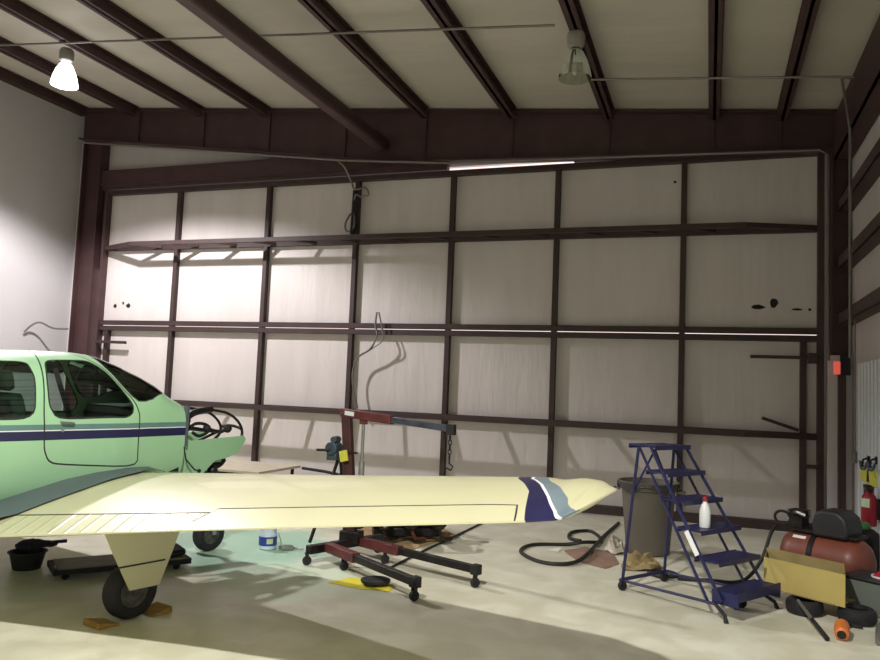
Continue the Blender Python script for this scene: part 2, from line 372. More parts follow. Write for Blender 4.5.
def wing(y, s):
    """s -1..1 : trailing edge underneath, nose at 0, trailing edge on top"""
    le, te = seg(WLE,y), seg(WTE,y)
    ch = le-te; c = abs(s)**1.7
    t = 0.203-0.003*(y-Y0)/(Y1-Y0)
    if y > 5.2: t *= max(0.0, 1-((y-5.2)/(Y1-5.2))**2)**0.5*0.92+0.08
    yt = 5*t*(0.2969*c**0.5-0.126*c-0.3516*c*c+0.2843*c**3-0.1036*c**4)
    m, p = 0.02, 0.35
    yc = m/p/p*(2*p*c-c*c) if c < p else m/(1-p)**2*(1-2*p+2*p*c-c*c)
    z = (yc+yt if s > 0 else yc-yt)*ch
    zte = 0.788+0.128*(y-1.46)
    z += zte + math.tan(math.radians(2.5+1.6*(y-Y0)/(Y1-Y0)))*ch*(1-c)
    if y > 5.36: z += 0.125*((y-5.36)/(Y1-5.36))
    if y > 5.05: z += (0.072*min((y-5.05)/0.31,1)*max(0.0,1-max(0,y-5.36)/0.17))*(1-c)
    z += math.copysign(0.005*c, s)
    return (le-c*ch, y, z)
# ------------------------------------------------------------------ aeroplane
AN = math.radians(74.0); EV = Vector((math.cos(AN),math.sin(AN),0)); RV = Vector((math.sin(AN),-math.cos(AN),0))
PM = Vector((-5.980,5.694,0))
def tow(p): return PM+p[0]*EV+p[1]*RV+Vector((0,0,p[2]))
ap = thing('aeroplane',PM,'cream low wing light aeroplane, fuselage coloured mint for green light, with its engine removed','aeroplane',rz=AN)
def PB(): return MB(xf=tow)
def dens(poly, st, closed=True):
    out=[]; n=len(poly)
    for i in range(n if closed else n-1):
        a=poly[i]; b=poly[(i+1)%n]; L=max(abs(b[0]-a[0])/st[0],abs(b[1]-a[1])/st[1]); k=max(1,int(math.ceil(L)))
        out+=[(a[0]+(b[0]-a[0])*j/k,a[1]+(b[1]-a[1])*j/k) for j in range(k)]
    if not closed: out.append(poly[-1])
    return out
def rounded(poly, f=0.25, k=4):
    """cut each corner with a small arc"""
    out=[]; n=len(poly)
    for i in range(n):
        p=Vector(poly[i]); a=p+(Vector(poly[i-1])-p)*f; b=p+(Vector(poly[(i+1)%n])-p)*f
        for j in range(k+1):
            t=j/k; q=(1-t)**2*a+2*t*(1-t)*p+t*t*b; out.append((q.x,q.y))
    return out
def inside(p, poly):
    x,y=p; c=False; n=len(poly); j=n-1
    for i in range(n):
        xi,yi=poly[i]; xj,yj=poly[j]
        if (yi>y)!=(yj>y) and x<(xj-xi)*(y-yi)/(yj-yi)+xi: c=not c
        j=i
    return c
def grow(poly, d, asp=1.0):
    """offset a closed outline outward by d (asp = size of one unit of the second axis in units of the first)"""
    P=[Vector((p[0],p[1]*asp)) for p in poly]; n=len(P); ar=sum(P[i-1].x*P[i].y-P[i].x*P[i-1].y for i in range(n)); sg=1 if ar>0 else -1
    out=[]
    for i in range(n):
        a=(P[i]-P[i-1]); b=(P[(i+1)%n]-P[i]); na=Vector((a.y,-a.x)); nb=Vector((b.y,-b.x))
        q=(na.normalized() if na.length else Vector((0,0)))+(nb.normalized() if nb.length else Vector((0,0)))
        if q.length>1e-6: q.normalize()
        r=P[i]+q*d*sg; out.append((r.x,r.y/asp))
    return out
def patch(fn, us, vs, regions, st, default):
    """triangulate a surface on its parameters with region outlines cut in; returns {key: (verts,faces)}"""
    pts=[Vector((u,v)) for u in us for v in vs]; edges=[]
    regions=[(k,[(min(max(a,us[0]),us[-1]),min(max(b,vs[0]),vs[-1])) for a,b in p]) for k,p in regions]
    for key,poly in regions:
        q=dens(poly,st); o=len(pts); pts+=[Vector(p) for p in q]; edges+=[(o+i,o+(i+1)%len(q)) for i in range(len(q))]
    r=delaunay_2d_cdt(pts,edges,[],0,1e-6); V=r[0]; F=r[2]
    lo=(min(us),min(vs)); hi=(max(us),max(vs)); out={}
    P3=[fn(min(max(v.x,lo[0]),hi[0]),min(max(v.y,lo[1]),hi[1])) for v in V]
    for f in F:
        c=(sum(V[i].x for i in f)/3,sum(V[i].y for i in f)/3); k=default
        for key,poly in regions:
            if inside(c,poly): k=key
        out.setdefault(k,[]).append(f)
    res={}
    for k,fs in out.items():
        ix={}; vv=[]; ff=[]
        for f in fs:
            g=[]
            for i in f:
                if i not in ix: ix[i]=len(vv); vv.append(P3[i])
                g.append(ix[i])
            ff.append(tuple(g))
        res[k]=(vv,ff)
    return res
# ---- fuselage
def frange(a,b,n): return [a+(b-a)*i/n for i in range(n+1)]
fxs = frange(-5.4,-1.4,16)[:-1]+frange(-1.4,1.22,40); fts = frange(0,1,44)
WIN1=rounded([(-0.225,.832),(0.07,.842),(0.20,.846),(0.285,.80),(0.367,.748),(0.488,.677),(0.572,.610),(0.555,.572),(-0.19,.552),(-0.262,.60),(-0.262,.70)],0.3,3)
WIN2=rounded([(-1.12,.815),(-0.412,.818),(-0.380,.72),(-0.405,.553),(-1.10,.545),(-1.2,.60),(-1.2,.76)],0.22,4)
WIN3=rounded([(-1.85,.78),(-1.38,.805),(-1.36,.57),(-1.62,.575)],0.2,4)
SHLD=[(0.30,1.0),(0.30,.935),(0.312,.886),(0.357,.816),(0.47,.736),(0.572,.667),(0.64,.640),(0.72,.640),(0.80,.66),(0.93,.74),(1.02,.86),(1.06,1.0)]
DOOR=[(-0.262,.985),(-0.272,.90),(-0.292,.733),(-0.314,.581),(-0.296,.487),(-0.249,.454),(-0.182,.441),(0.655,.422),(0.64,.50),(0.645,.57),(0.60,.625),(0.50,.69),(0.38,.762),(0.27,.835),(0.12,.915),(0.02,.985)]
def zline(z,xs): return [(x,fus_t(x,z)) for x in xs]
DOOR=rounded(DOOR,0.3,3)
XS=frange(-5.4,1.22,50)
def band(z0,z1): return zline(z0,XS)+zline(z1,XS[::-1])
regs=[('teal',band(1.484,1.533)),('white_line',band(1.475,1.484)),('navy',band(1.395,1.475)),
      ('seal',grow(DOOR,0.009,2.2)),('door',grow(DOOR,-0.004,2.2)),('dteal',None),('dwhite',None),('dnavy',None),
      ('rim1',grow(WIN1,0.014,2.2)),('pane1',WIN1),('rim',grow(WIN2,0.014,2.2)),('pane2',WIN2),('rim',grow(WIN3,0.014,2.2)),('pane3',WIN3),('rim',grow(SHLD,0.014,2.2)),('shield',SHLD)]
xd=frange(-0.32,0.70,14)
def dband(z0,z1): return zline(z0,xd)+zline(z1,xd[::-1])
regs=[(k,p if p else {'dteal':dband(1.484,1.533),'dwhite':dband(1.475,1.484),'dnavy':dband(1.395,1.475)}[k]) for k,p in regs]
DG=grow(DOOR,-0.004,2.2); DS=grow(DOOR,0.009,2.2)
res=patch(fus,fxs,fts,regs,(0.05,0.02),'mint')
# bands inside the door count as door skin, bands over the seal as seal, the rest as fuselage
def side(v,sg): return [(p[0],p[1]*sg,p[2]) for p in v]
skin=PB(); FM=[MINT,TEAL,WHITE,NAVY,SEAM]
dmats=[MINT,TEAL,WHITE,NAVY,SEAM]
doorm=PB()
for k,mi in (('mint',0),('teal',1),('white_line',2),('navy',3),('seal',4),('rim',4),('rim1',4),('door',0),('dteal',1),('dwhite',2),('dnavy',3)):
    if k not in res: continue
    v,f=res[k]
    isd=k in('door','dteal','dwhite','dnavy')
    if isd:
        fd=[];fo=[];fs_=[]
        for t in f:
            c=[sum(v[i][a] for i in t)/3 for a in (0,2)]; u=(c[0],fus_t(*c))
            (fd if inside(u,DG) else fs_ if inside(u,DS) else fo).append(t)
        doorm.add(v,fd,mi); skin.add(v,fo,mi); skin.add(v,fs_,4)
    elif k=='rim1': doorm.add(v,f,4)
    else: skin.add(v,f,mi)
    skin.add(side(v,-1),[t[::-1] for t in f],mi if k!='seal' else 0)
fo=skin.build('fuselage',FM,ap,recalc=False,smooth=30)
do=doorm.build('cabin_door',dmats,ap,recalc=False,smooth=30)
for k in ('pane1','pane2','pane3'):
    v,f=res[k]
    w_=PB().add(v,f).build('window_pane',GLASS if k=='pane1' else GLASSG,do if k=='pane1' else ap,recalc=False,smooth=30)
    PB().add(side(v,-1),[t[::-1] for t in f]).build('window_pane',GLASS,ap,recalc=False,smooth=30)
v,f=res['shield']
PB().add(v,f).add(side(v,-1),[t[::-1] for t in f]).build('windshield',GLASSG,ap,recalc=False,smooth=30)
h=PB(); h.tube([(-0.16,.555,1.555),(-0.16,.575,1.55),(-0.06,.578,1.542),(-0.04,.557,1.54)],0.010); h.cyl((-0.14,.548,1.475),(-0.14,.562,1.475),0.012)
h.build('door_handle',ALU,do)
# firewall and cabin inside
fwm=PB(); ring=[fus(1.215,t) for t in frange(0,1,24)]; ring=ring+[(p[0],-p[1],p[2]) for p in ring[::-1]][1:-1]
fwm.prism([(1.20,p[1]*.985,p[2]*.99+.013) for p in ring],(0.02,0,0)); fwm.build('firewall',IRON,ap,smooth=0)
tl=PB(); tl.prism([(1.215,p[1]*1.0,p[2]) for p in ring if p[1]>=0.40 and p[2]>1.30],(0.05,0,0)); 
cab=PB(); cab.bx((-1.9,-.46,1.02),(1.18,.46,1.06)); cab.build('cabin_floor',DARK,ap,smooth=0)
ip=PB(); ip.prism([(0.70,-.45,1.25),(0.62,-.45,1.60),(0.66,-.45,1.68),(1.0,-.45,1.70),(1.15,-.45,1.25)],(0,.90,0)); ipo=ip.build('instrument_panel',DARK,ap)
k_=PB(); 
for yy in (.2,-.2):
    k_.cyl((0.64,yy,1.48),(0.45,yy,1.48),.012); k_.tube([(0.45,yy-.14,1.56),(0.45,yy-.13,1.47),(0.45,yy,1.45),(0.45,yy+.13,1.47),(0.45,yy+.14,1.56)],.014)
k_.build('control_yoke',DARK,ipo)
cm=PB(); cm.bx((0.42,-.05,1.93),(0.50,.05,2.0)); cm.cyl((0.47,0,2.0),(0.47,0,2.10),.01); cm.build('compass',DARK,ap,bevel=.01)
SEATC=mat('grey_green_seat_cloth',(96,104,98),0.9,var=0.25,scale=9)
for xx,yy in ((-0.15,.25),(-0.15,-.25),(-1.1,.25),(-1.1,-.25)):
    s_o=PB().bx((xx-.22,yy-.21,1.06),(xx+.26,yy+.21,1.27)).build('seat',SEATC,ap,bevel=.05)
    PB().bar((xx-.2,yy,1.27),(xx-.36,yy,1.80),.40,.12).build('seat_back',SEATC,s_o,bevel=.05)
    PB().bar((xx-.37,yy,1.82),(xx-.41,yy,2.0),.24,.09).build('headrest',SEATC,s_o,bevel=.04)
PB().bar((-0.20,.46,2.03),(0.02,.50,1.40),.045,.008,up=(0,1,0)).build('shoulder_strap',DARK,ap,smooth=0)
# nose: lower cowl, keel arch, engine mount
COWL=[(1.22,.78),(1.22,1.33),(1.45,1.335),(1.75,1.345),(2.11,1.36),(2.14,1.31),(2.04,1.17),(1.86,1.12),(1.68,1.10),(1.56,.98),(1.52,.84)]
def cy(x,z): return max(0.30,.47-.12*max(0,x-1.22))*(1-.25*max(0,(1.1-z))/.35)
for sg in (1,-1):
    lc=PB(); n=len(COWL); q=[(x,sg*cy(x,z),z) for x,z in COWL]; q2=[(x,sg*(cy(x,z)-.012),z) for x,z in COWL]
    lc.add(q+q2,[tuple(range(n)),tuple(range(2*n-1,n-1,-1))]+[(i,n+i,n+(i+1)%n,(i+1)%n) for i in range(n)])
    lc.build('lower_cowl',MINT,ap,smooth=20)
pp=PB(); pp.tube([(1.215,.475,1.28),(1.25,.482,1.14),(1.36,.482,1.03),(1.42,.475,1.01)],.008); pp.ball((1.43,.475,1.01),.022); pp.build('cowl_latch_cable',DARK,ap)
ka=PB(); ka.tube(smoothpath([(1.275,.37,1.33),(1.285,.36,1.44),(1.35,.32,1.56),(1.50,.25,1.62),(1.76,.19,1.65)]),[.05]*12+[.038]*13,8); ka.build('exhaust_hose',IRON,ap)
kb=PB(); kb.tube(smoothpath([(1.76,.19,1.645),(1.98,.19,1.61),(2.13,.19,1.53),(2.21,.19,1.43),(2.21,.20,1.34),(2.12,.22,1.25)]),.016,8)
kb.tube(smoothpath([(1.76,-.19,1.645),(1.98,-.19,1.61),(2.13,-.19,1.53),(2.21,-.19,1.43),(2.21,-.20,1.34),(2.12,-.22,1.25)]),.016,8)
kb.tube([(2.21,y,1.42+.03*math.cos(y*8)) for y in frange(-.19,.19,8)],.018,8)
kb.build('nose_ring',IRON,ap)
em=PB()
for sg in (1,-1):
    em.tube([(1.24,sg*.34,1.60),(1.42,sg*.30,1.46),(1.80,sg*.26,1.40)],.016); em.tube([(1.24,sg*.36,1.12),(1.5,sg*.30,1.30),(1.80,sg*.26,1.40)],.016)
em.tube([(1.80,-.26,1.40),(1.80,.26,1.40)],.016); em.build('engine_mount',IRON,ap)
cd_=PB(); cd_.tube(smoothpath([(1.30,.36,1.40),(1.42,.36,1.50),(1.58,.35,1.49),(1.62,.34,1.42),(1.50,.35,1.37),(1.40,.36,1.41)]),.018)
cd_.tube(smoothpath([(1.58,.34,1.46),(1.70,.33,1.42),(1.82,.32,1.41),(1.90,.32,1.45)]),.022); cd_.ball((1.90,.32,1.44),.05); cd_.ball((1.60,.34,1.45),.045)
cd_.build('control_linkage',DARK,ap)
PB().bx((1.235,.30,1.34),(1.30,.43,1.60)).build('firewall_box',RED,ap,bevel=.02)
PB().bx((1.222,.43,1.28),(1.25,.49,1.70)).build('firewall_flange',DSLATE,ap,smooth=0)
oc=PB(); oc.tube(smoothpath([(1.56,.30,.98),(1.66,.30,1.05),(1.82,.28,1.04),(1.90,.27,1.10)]),.05,8); oc.bx((1.55,.12,.86),(1.78,.34,.98)); oc.ball((1.72,.33,.98),.06)
oc.build('scoop_duct',IRON,ap,bevel=.01)
PB().tube(smoothpath([(1.60,.33,1.06),(1.70,.335,1.085),(1.82,.33,1.085)]),.016).build('duct_clamp',ALU,ap)
# ---- wings
wys=frange(Y0,5.0,34)+frange(5.0,Y1,44)[1:]; wss=[math.copysign(abs(q)**1.0,q) for q in frange(-1,1,64)]
NL=[(4.62,.25),(4.70,.42),(4.762,.523),(4.902,.644),(5.003,.726),(5.074,.827),(5.146,.929),(5.20,1.0)]
NW=[(4.72,.25),(4.80,.42),(4.853,.516),(4.997,.617),(5.181,.796),(5.301,.934),(5.345,1.0)]
WS=[(4.745,.25),(4.825,.42),(4.873,.515),(5.016,.611),(5.201,.797),(5.321,.935),(5.362,1.0)]
SR=[(4.84,.25),(4.93,.42),(4.984,.499),(5.177,.66),(5.311,.797),(5.38,.94),(5.40,1.0)]
NAVYP=NL+NW[::-1]; WHP=NW+WS[::-1]; SLP=WS+SR[::-1]
AIL=[(2.905,.887),(5.05,.879),(5.10,.945),(5.14,1.0),(2.905,1.0)]; FLP=[(0.62,.905),(2.885,.911),(2.885,1.0),(0.62,1.0)]
def neg(p): return [(a,-b) for a,b in p]
def gap(p): return grow(p,0.011,1.25)
wr=[('gap',gap(AIL)),('gap',gap(FLP)),('gapb',neg(gap(AIL))),('gapb',neg(gap(FLP))),('ail',AIL),('ail',neg(AIL)),('flap',FLP),('flap',neg(FLP)),('navy',NAVYP),('whitel',WHP),('slate',SLP)]
BEADED=mat('cream_beaded_skin',(200,197,160),0.3,var=0.04,scale=2,coat=0.3)
_n=BEADED.node_tree.nodes; _l=BEADED.node_tree.links; _w=_n.new('ShaderNodeTexWave'); _w.inputs['Scale'].default_value=2.2; _w.inputs['Distortion'].default_value=0.0
_mp=_n.new('ShaderNodeMapping'); _mp.inputs['Rotation'].default_value=(0,0,math.radians(62)); _l.new(_n['Texture Coordinate'].outputs['Object'],_mp.inputs['Vector']); _l.new(_mp.outputs['Vector'],_w.inputs['Vector'])
_r=_n.new('ShaderNodeValToRGB'); _r.color_ramp.elements[0].position=.72; _r.color_ramp.elements[1].position=.95; _l.new(_w.outputs['Fac'],_r.inputs['Fac'])
_b=_n.new('ShaderNodeBump'); _b.inputs['Strength'].default_value=.5; _b.inputs['Distance'].default_value=.01; _l.new(_r.outputs['Color'],_b.inputs['Height']); _l.new(_b.outputs['Normal'],_n['Principled BSDF'].inputs['Normal'])
WRES=patch(wing,wys,wss,wr,(0.06,0.03),'cream')
for sg,lab in ((1,None),(-1,None)):
    wm=PB()
    fl=(lambda f: f) if sg>0 else (lambda f:[t[::-1] for t in f])
    for k,mi in (('cream',0),('gap',1),('gapb',1),('navy',2),('whitel',3),('slate',4)):
        if k in WRES:
            v,f=WRES[k]; wm.add(side(v,sg),fl(f),mi)
    te=[];
    for y in wys: te+= [wing(y,1.0),wing(y,-1.0)]
    for i in range(len(wys)-1):
        ym=(wys[i]+wys[i+1])/2; wm.add(side(te[2*i:2*i+4],sg),fl([(0,2,3,1)]),0 if ym<5.2 or ym>5.41 else 2 if ym<5.345 else 3 if ym<5.362 else 4)
    tipr=[wing(Y1,s) for s in frange(-1,1,20)]; wm.add(side(tipr,sg),[tuple(range(len(tipr)))],0)
    wo=wm.build('wing',[CREAM,SEAM,NAVY,WHITE,SLATE],ap,recalc=False,smooth=40)
    for k,nm in (('ail','aileron'),('flap','flap')):
        v,f=WRES[k]; PB().add(side(v,sg),fl(f)).build(nm,BEADED if nm=='flap' else CREAM,wo,recalc=False,smooth=40)
def wtop(x,y):
    y=max(y,Y0); le,te=seg(WLE,y),seg(WTE,y); c=min(max((le-x)/(le-te),0.0),1.0)
    return wing(y,max(c,1e-6)**(1/1.7))[2]
FA=[(-0.95,.41,.80),(-0.589,.463,.883),(-0.345,.503,.959),(-0.075,.524,1.028),(0.213,.533,1.074),(0.543,.528,1.099),(0.789,.506,1.092),(1.0,.49,1.03)]
FBp=[(-1.05,1.10,.835),(-0.781,1.142,.876),(-0.526,1.125,.946),(-0.246,1.097,1.011),(0.092,1.0,1.069),(0.407,.904,1.098),(0.818,.520,1.075),(1.0,.50,1.02)]
for sg in (1,-1):
    fm=PB(); n=6; vs=[]
    for a,b in zip(FA,FBp):
        for j in range(n+1):
            t=j/n; q=[a[i]+(b[i]-a[i])*t for i in range(3)]; q[1]-=0.0; q[2]=max(q[2]+0.004,wtop(q[0],q[1])+0.007); vs.append((q[0],q[1]*sg,q[2]))
    fm.add(vs,[(i*(n+1)+j,(i+1)*(n+1)+j,(i+1)*(n+1)+j+1,i*(n+1)+j+1) for i in range(len(FA)-1) for j in range(n)])
    fm.build('wing_root_fillet',DSLATE,ap,recalc=False,smooth=60)
# ---- undercarriage
HUBM=mat('dirty_wheel_hub',(96,94,88),.5,metal=.5,var=.5,scale=20)
def wheel(x,y,r,w,root,nm='wheel'):
    t=PB(); t.lathe([(r*.58,-w*.46),(r*.80,-w*.5),(r*.94,-w*.40),(r,-w*.18),(r,w*.18),(r*.94,w*.40),(r*.80,w*.5),(r*.58,w*.46)],(x,y,r),(0,1,0),32,cap=False)
    t.lathe([(r*.58,-w*.46),(r*.58,w*.46)],(x,y,r),(0,1,0),32,cap=False)
    to=t.build('tyre',RUBBER,root,smooth=50)
    hb=PB(); hb.lathe([(r*.57,-w*.40),(r*.50,-w*.30),(r*.30,-w*.34),(r*.16,-w*.45),(r*.16,w*.45),(r*.30,w*.34),(r*.50,w*.30),(r*.57,w*.40)],(x,y,r),(0,1,0),24); hb.build('hub',HUBM,to,smooth=40)
for sg in (1,-1):
    y=1.54*sg
    st=PB(); st.cyl((0.02,y-.14*sg,.25),(0.02,y-.14*sg,.90),.038); st.cyl((0.02,y-.14*sg,.22),(0.02,y+.02*sg,.222),.03); st.bar((0.08,y-.14*sg,.30),(0.15,y-.14*sg,.55),.03,.02)
    so=st.build('landing_gear_strut',ALU,ap)
    wheel(0.0,y,.225,.16,so)
    gd=PB(); yy=y+.12*sg
    gd.prism([(-.37,yy,.80),(.38,yy,.76),(.30,yy,.55),(.18,yy,.262),(-.09,yy,.262),(-.27,yy,.60)],(0,.015*sg,0)); gd.build('gear_door',CREAM,so,smooth=0)
    PB().bx((-.24,min(yy+.015*sg,yy+.02*sg),.455),(.22,max(yy+.015*sg,yy+.02*sg),.468)).build('door_seam',SEAM,so,smooth=0)
ns=PB(); ns.cyl((2.02,-.06,.30),(1.86,-.06,.95),.035); 
for q in (-.17,.05): ns.bar((2.02,q,.2),(2.01,q,.42),.02,.05)
ns.bar((2.01,-.18,.42),(2.01,.06,.42),.05,.04); nso=ns.build('nose_gear_strut',ALU,ap); wheel(2.03,-.06,.195,.14,nso)
# ---- tail (behind the left edge of the photo)
fn=PB(); fn.prism([(-5.35,-.03,1.30),(-4.2,-.03,1.55),(-4.95,-.02,2.75),(-5.55,-.02,2.75)],(0,.06,0)); fn.build('tail_fin',MINT,ap,bevel=.02)
for sg in (1,-1):
    tp=PB(); tp.prism([(-4.5,.05*sg,1.36),(-5.3,.05*sg,1.36),(-5.35,1.75*sg,1.40),(-4.85,1.75*sg,1.40)],(0,0,.06)); tp.build('tailplane',CREAM,ap,bevel=.02)
# ------------------------------------------------------------------ engine hoist
H0=Vector((-3.92,8.1,0)); hz=thing('engine_hoist',H0,'worn red engine hoist on casters with its boom raised behind the cream wing','engine hoist')
A_=(-4.12,7.58,.17); B_=(-3.70,8.62,.17)
MB().bar(A_,B_,.09,.09).build('cross_beam',IRON,hz,bevel=.006)
nl0=(-4.00,7.80,.18); nl1=(-2.55,6.82,.18); fl0=(-3.78,8.24,.18); fl1=(-2.18,7.58,.18)
def mixp(a,b,t): return tuple(p+(q-p)*t for p,q in zip(a,b))
for a,b in ((nl0,nl1),(fl0,fl1)):
    lg=MB().bar(mixp(a,b,.28),b,.075,.075).build('leg',IRON,hz,bevel=.006)
    MB().bar(a,mixp(a,b,.36),.10,.10).build('leg_sleeve',RED,lg,bevel=.006)
    MB().bar(mixp(b,a,.04),mixp(b,a,-.01),.09,.10).build('end_cap',DARK,lg,bevel=.006)
def caster(p,root,r=.05,h=.13,ang=0.0,nm='caster',m=RUBBER):
    x,y=p; a=Vector((math.cos(ang),math.sin(ang),0)); s_=Vector((-a.y,a.x,0)); c=Vector((x,y,r))
    k=MB(); k.bar(c+s_*.028+Vector((0,0,-.01)),c+s_*.028+Vector((0,0,h-r)),.035,.006,up=s_); k.bar(c-s_*.028+Vector((0,0,-.01)),c-s_*.028+Vector((0,0,h-r)),.035,.006,up=s_)
    k.bar(c+s_*.032+Vector((0,0,h-r)),c-s_*.032+Vector((0,0,h-r)),.05,.008); k.cyl(c+Vector((0,0,h-r)),c+Vector((0,0,h-r+.03)),.012); ko=k.build(nm,IRON,root,smooth=30)
    MB().lathe([(r*.3,-.022),(r*.9,-.02),(r,-.01),(r,.01),(r*.9,.02),(r*.3,.022)],c,s_,18).build('caster_wheel',m,ko)
for p,a in (((-4.14,7.60),.4),((-3.68,7.585),1.0),((-3.42,8.09),.3),((-2.58,6.84),.9),((-2.21,7.59),.5),((-3.72,8.56),.2)): caster(p,hz,ang=a)
mb=(-3.90,8.22); mt=(-4.05,8.22,1.66)
MB().bar((mb[0],mb[1],.20),(mt[0],mt[1],1.66),.11,.09,up=(0,1,0)).build('mast',mat('dark_red_brown_paint',(78,42,42),.5,var=.4,scale=8),hz,bevel=.006)
MB().bx((mb[0]-.13,mb[1]-.09,.16),(mb[0]+.11,mb[1]+.09,.30)).bx((mb[0]-.17,mb[1]-.05,.33),(mb[0]+.12,mb[1]+.05,.43)).build('mast_socket',IRON,hz,bevel=.01)
bd=Vector((.950,-.31,0)); bd.normalize(); T=Vector((mt[0],mt[1],1.66))
def bp(t,z): return T+bd*t+Vector((0,0,z))
bo=MB().bar(bp(-.07,0.0),bp(.72,-.045),.085,.10).build('boom',RED,hz,bevel=.006)
MB().bar(bp(.60,-.036),bp(1.54,-.09),.06,.07).build('boom_extension',mat('grey_blue_boom_steel',(84,88,100),.4,metal=.4,var=.5,scale=9),bo,bevel=.005)
MB().bar(bp(-.02,.0)+Vector((.015,-.05,.0)),bp(.13,-.01)+Vector((.015,-.05,0)),.004,.05,up=(0,0,1)).build('white_sticker',WHITE,bo,smooth=0)
hk=MB(); e=bp(1.54,-.095); hk.bx((e.x-.04,e.y-.04,e.z-.06),(e.x+.05,e.y+.04,e.z+.05))
for i in range(5):
    c=e+Vector((0,0,-.09-.05*i)); q=[c+Vector(((.018*math.cos(a) if i%2 else 0),(0 if i%2 else .018*math.cos(a)),.032*math.sin(a))) for a in [2*PI*j/8 for j in range(8)]]
    hk.tube(q,.006,5,closed=True)
c=e+Vector((0,0,-.36)); hk.tube([c+Vector((0,0,.04)),c,c+Vector((.04,0,-.03)),c+Vector((.02,0,-.07)),c+Vector((-.03,0,-.05))],.010,6)
hk.build('hook_chain',DARK,bo)
rt_=bp(.28,-.07); rb_=Vector((mb[0]+.09,mb[1]-.03,.62))
rm_=MB().cyl(rt_,rt_.lerp(rb_,.62),.018).build('ram_rod',ALU,hz)
MB().cyl(rt_.lerp(rb_,.50),rb_,.034).build('ram_cylinder',ALU,rm_)
MB().bx((rt_.x-.04,rt_.y-.03,rt_.z-.05),(rt_.x+.04,rt_.y+.03,rt_.z+.05)).build('ram_bracket',RED,hz,bevel=.005)
MB().bar((-4.05,8.20,1.20),(-3.86,8.16,1.20),.03,.02).build('ram_stay',DARK,hz)
BLUEM=mat('grey_blue_winch_paint',(78,92,106),0.45,metal=.3,var=.4,scale=15)
wn=MB(); wn.box((-4.17,8.17,1.20),(.13,.12,.20)); wn.cyl((-4.17,8.08,1.24),(-4.17,8.26,1.24),.075); wn.cyl((-4.15,8.10,1.34),(-4.15,8.24,1.34),.04); wo_=wn.build('hand_winch',BLUEM,hz,bevel=.008)
MB().tube([(-4.17,8.07,1.22),(-4.24,8.05,1.22),(-4.33,8.05,1.215)],.016).build('winch_crank',DARK,wo_)
for q in (-.05,.07): MB().bar((-4.12,8.22+q*.6,1.10),(-4.12+(-.08 if q<0 else -.02),7.75+ (0.0 if q<0 else .75),.21),.028,.028).build('back_brace',IRON,hz)
MB().bar((-4.03,8.13,1.22),(-4.0,8.12,1.10),.10,.02,up=(0,1,0)).build('yellow_tag',mat('yellow_tag',(206,200,70),.6),hz,smooth=0)
MB().tube([(-4.10,8.2,.93),(-4.30,8.22,.95),(-4.62,8.25,.965)],.018).build('push_handle',DARK,hz)
# ------------------------------------------------------------------ rolling ladder
O=Vector((-.626,8.52,0)); df=Vector((.848,-.53,0)).normalized(); wv=Vector((.53,.848,0)).normalized()
ld=thing('rolling_ladder',O,'dark blue steel rolling step ladder with six treads beside the trash can','ladder')
def lp(f,w,z): return O+df*f+wv*w+Vector((0,0,z))
WR,WF=.36,.40
for sg in (-1,1):
    MB().tube([lp(0,sg*WR,.10),lp(.13,sg*.31,1.47)],.016).build('rear_upright',BLUEP,ld)
    MB().tube([lp(1.14,sg*WF,.16),lp(.27,sg*.30,1.49)],.016).build('stile',BLUEP,ld)
    MB().tube([lp(.98,sg*.36,.12),lp(.13,sg*.295,1.47)],.014).build('stile',BLUEP,ld)
    MB().tube([lp(0,sg*WR,.10),lp(1.08,sg*WF,.13)],.014).build('side_rail',BLUEP,ld)
    MB().tube([lp(1.08,sg*WF,.13),lp(1.20,sg*.44,.06),lp(1.22,sg*.45,.0)],[.018,.018,.022]).build('front_foot',RUBBER,ld)
MB().bar(lp(0,-WR-.03,.11),lp(0,WR+.03,.11),.035,.03).build('rear_rail',BLUEP,ld,bevel=.004)
MB().tube([lp(.08,-.325,1.0),lp(.11,.0,1.44),lp(.08,.325,1.0)],.012).build('rear_brace',BLUEP,ld)
NT=6
for i in range(NT):
    f=1.16-(.99)*(i/(NT-1)); z=.25*(i+1); hw=.37-.012*i; dp=.13 if i<NT-1 else .16
    m_=MB().bar(lp(f,-hw,z-.012),lp(f,hw,z-.012),2*dp,.018)
    m_.bar(lp(f+dp,-hw,z-.022),lp(f+dp,hw,z-.022),.012,.045 if i else .09)
    m_.bar(lp(f-dp,-hw,z-.022),lp(f-dp,hw,z-.022),.012,.045)
    if i==0:
        for sg in (-1,1): m_.bar(lp(f-dp,sg*hw,z-.06),lp(f+dp,sg*hw,z-.06),.012,.12)
    m_.build('tread',BLUEP,ld,smooth=0)
for sg in (-1,1): caster(tuple(lp(0,sg*WR,0))[:2],ld,r=.048,h=.10,ang=.7)
for sg in (-1,1): caster(tuple(lp(1.02,sg*.05+.10,0))[:2],ld,r=.05,h=.17,ang=-.3)
MB().bar(lp(.89,-.405,.53),lp(.755,-.388,.73),.05,.004,up=tuple(wv)).build('white_label',WHITE,ld,smooth=0)
for q in (-.36,.0): MB().box(lp(1.257,q+.05,.19),(.02,.02,.02),rz=-.55).build('bolt',CHROME,ld,smooth=0)
# spray bottle on a tread
bz=.75; bq=lp(1.16-.99*2/5+.02,-.12,bz)
sbt=thing('spray_bottle',bq,'white plastic spray bottle with a red cap standing on the ladder','bottle')
MB().lathe([(.048,0),(.052,.01),(.052,.15),(.040,.20),(.022,.235),(.020,.25)],bq,n=20).build('bottle_body',WHITE,sbt)
MB().lathe([(.024,.25),(.026,.27),(.022,.295),(.012,.30)],bq,n=16).build('cap',mat('red_cap',(150,40,44),.5),sbt)
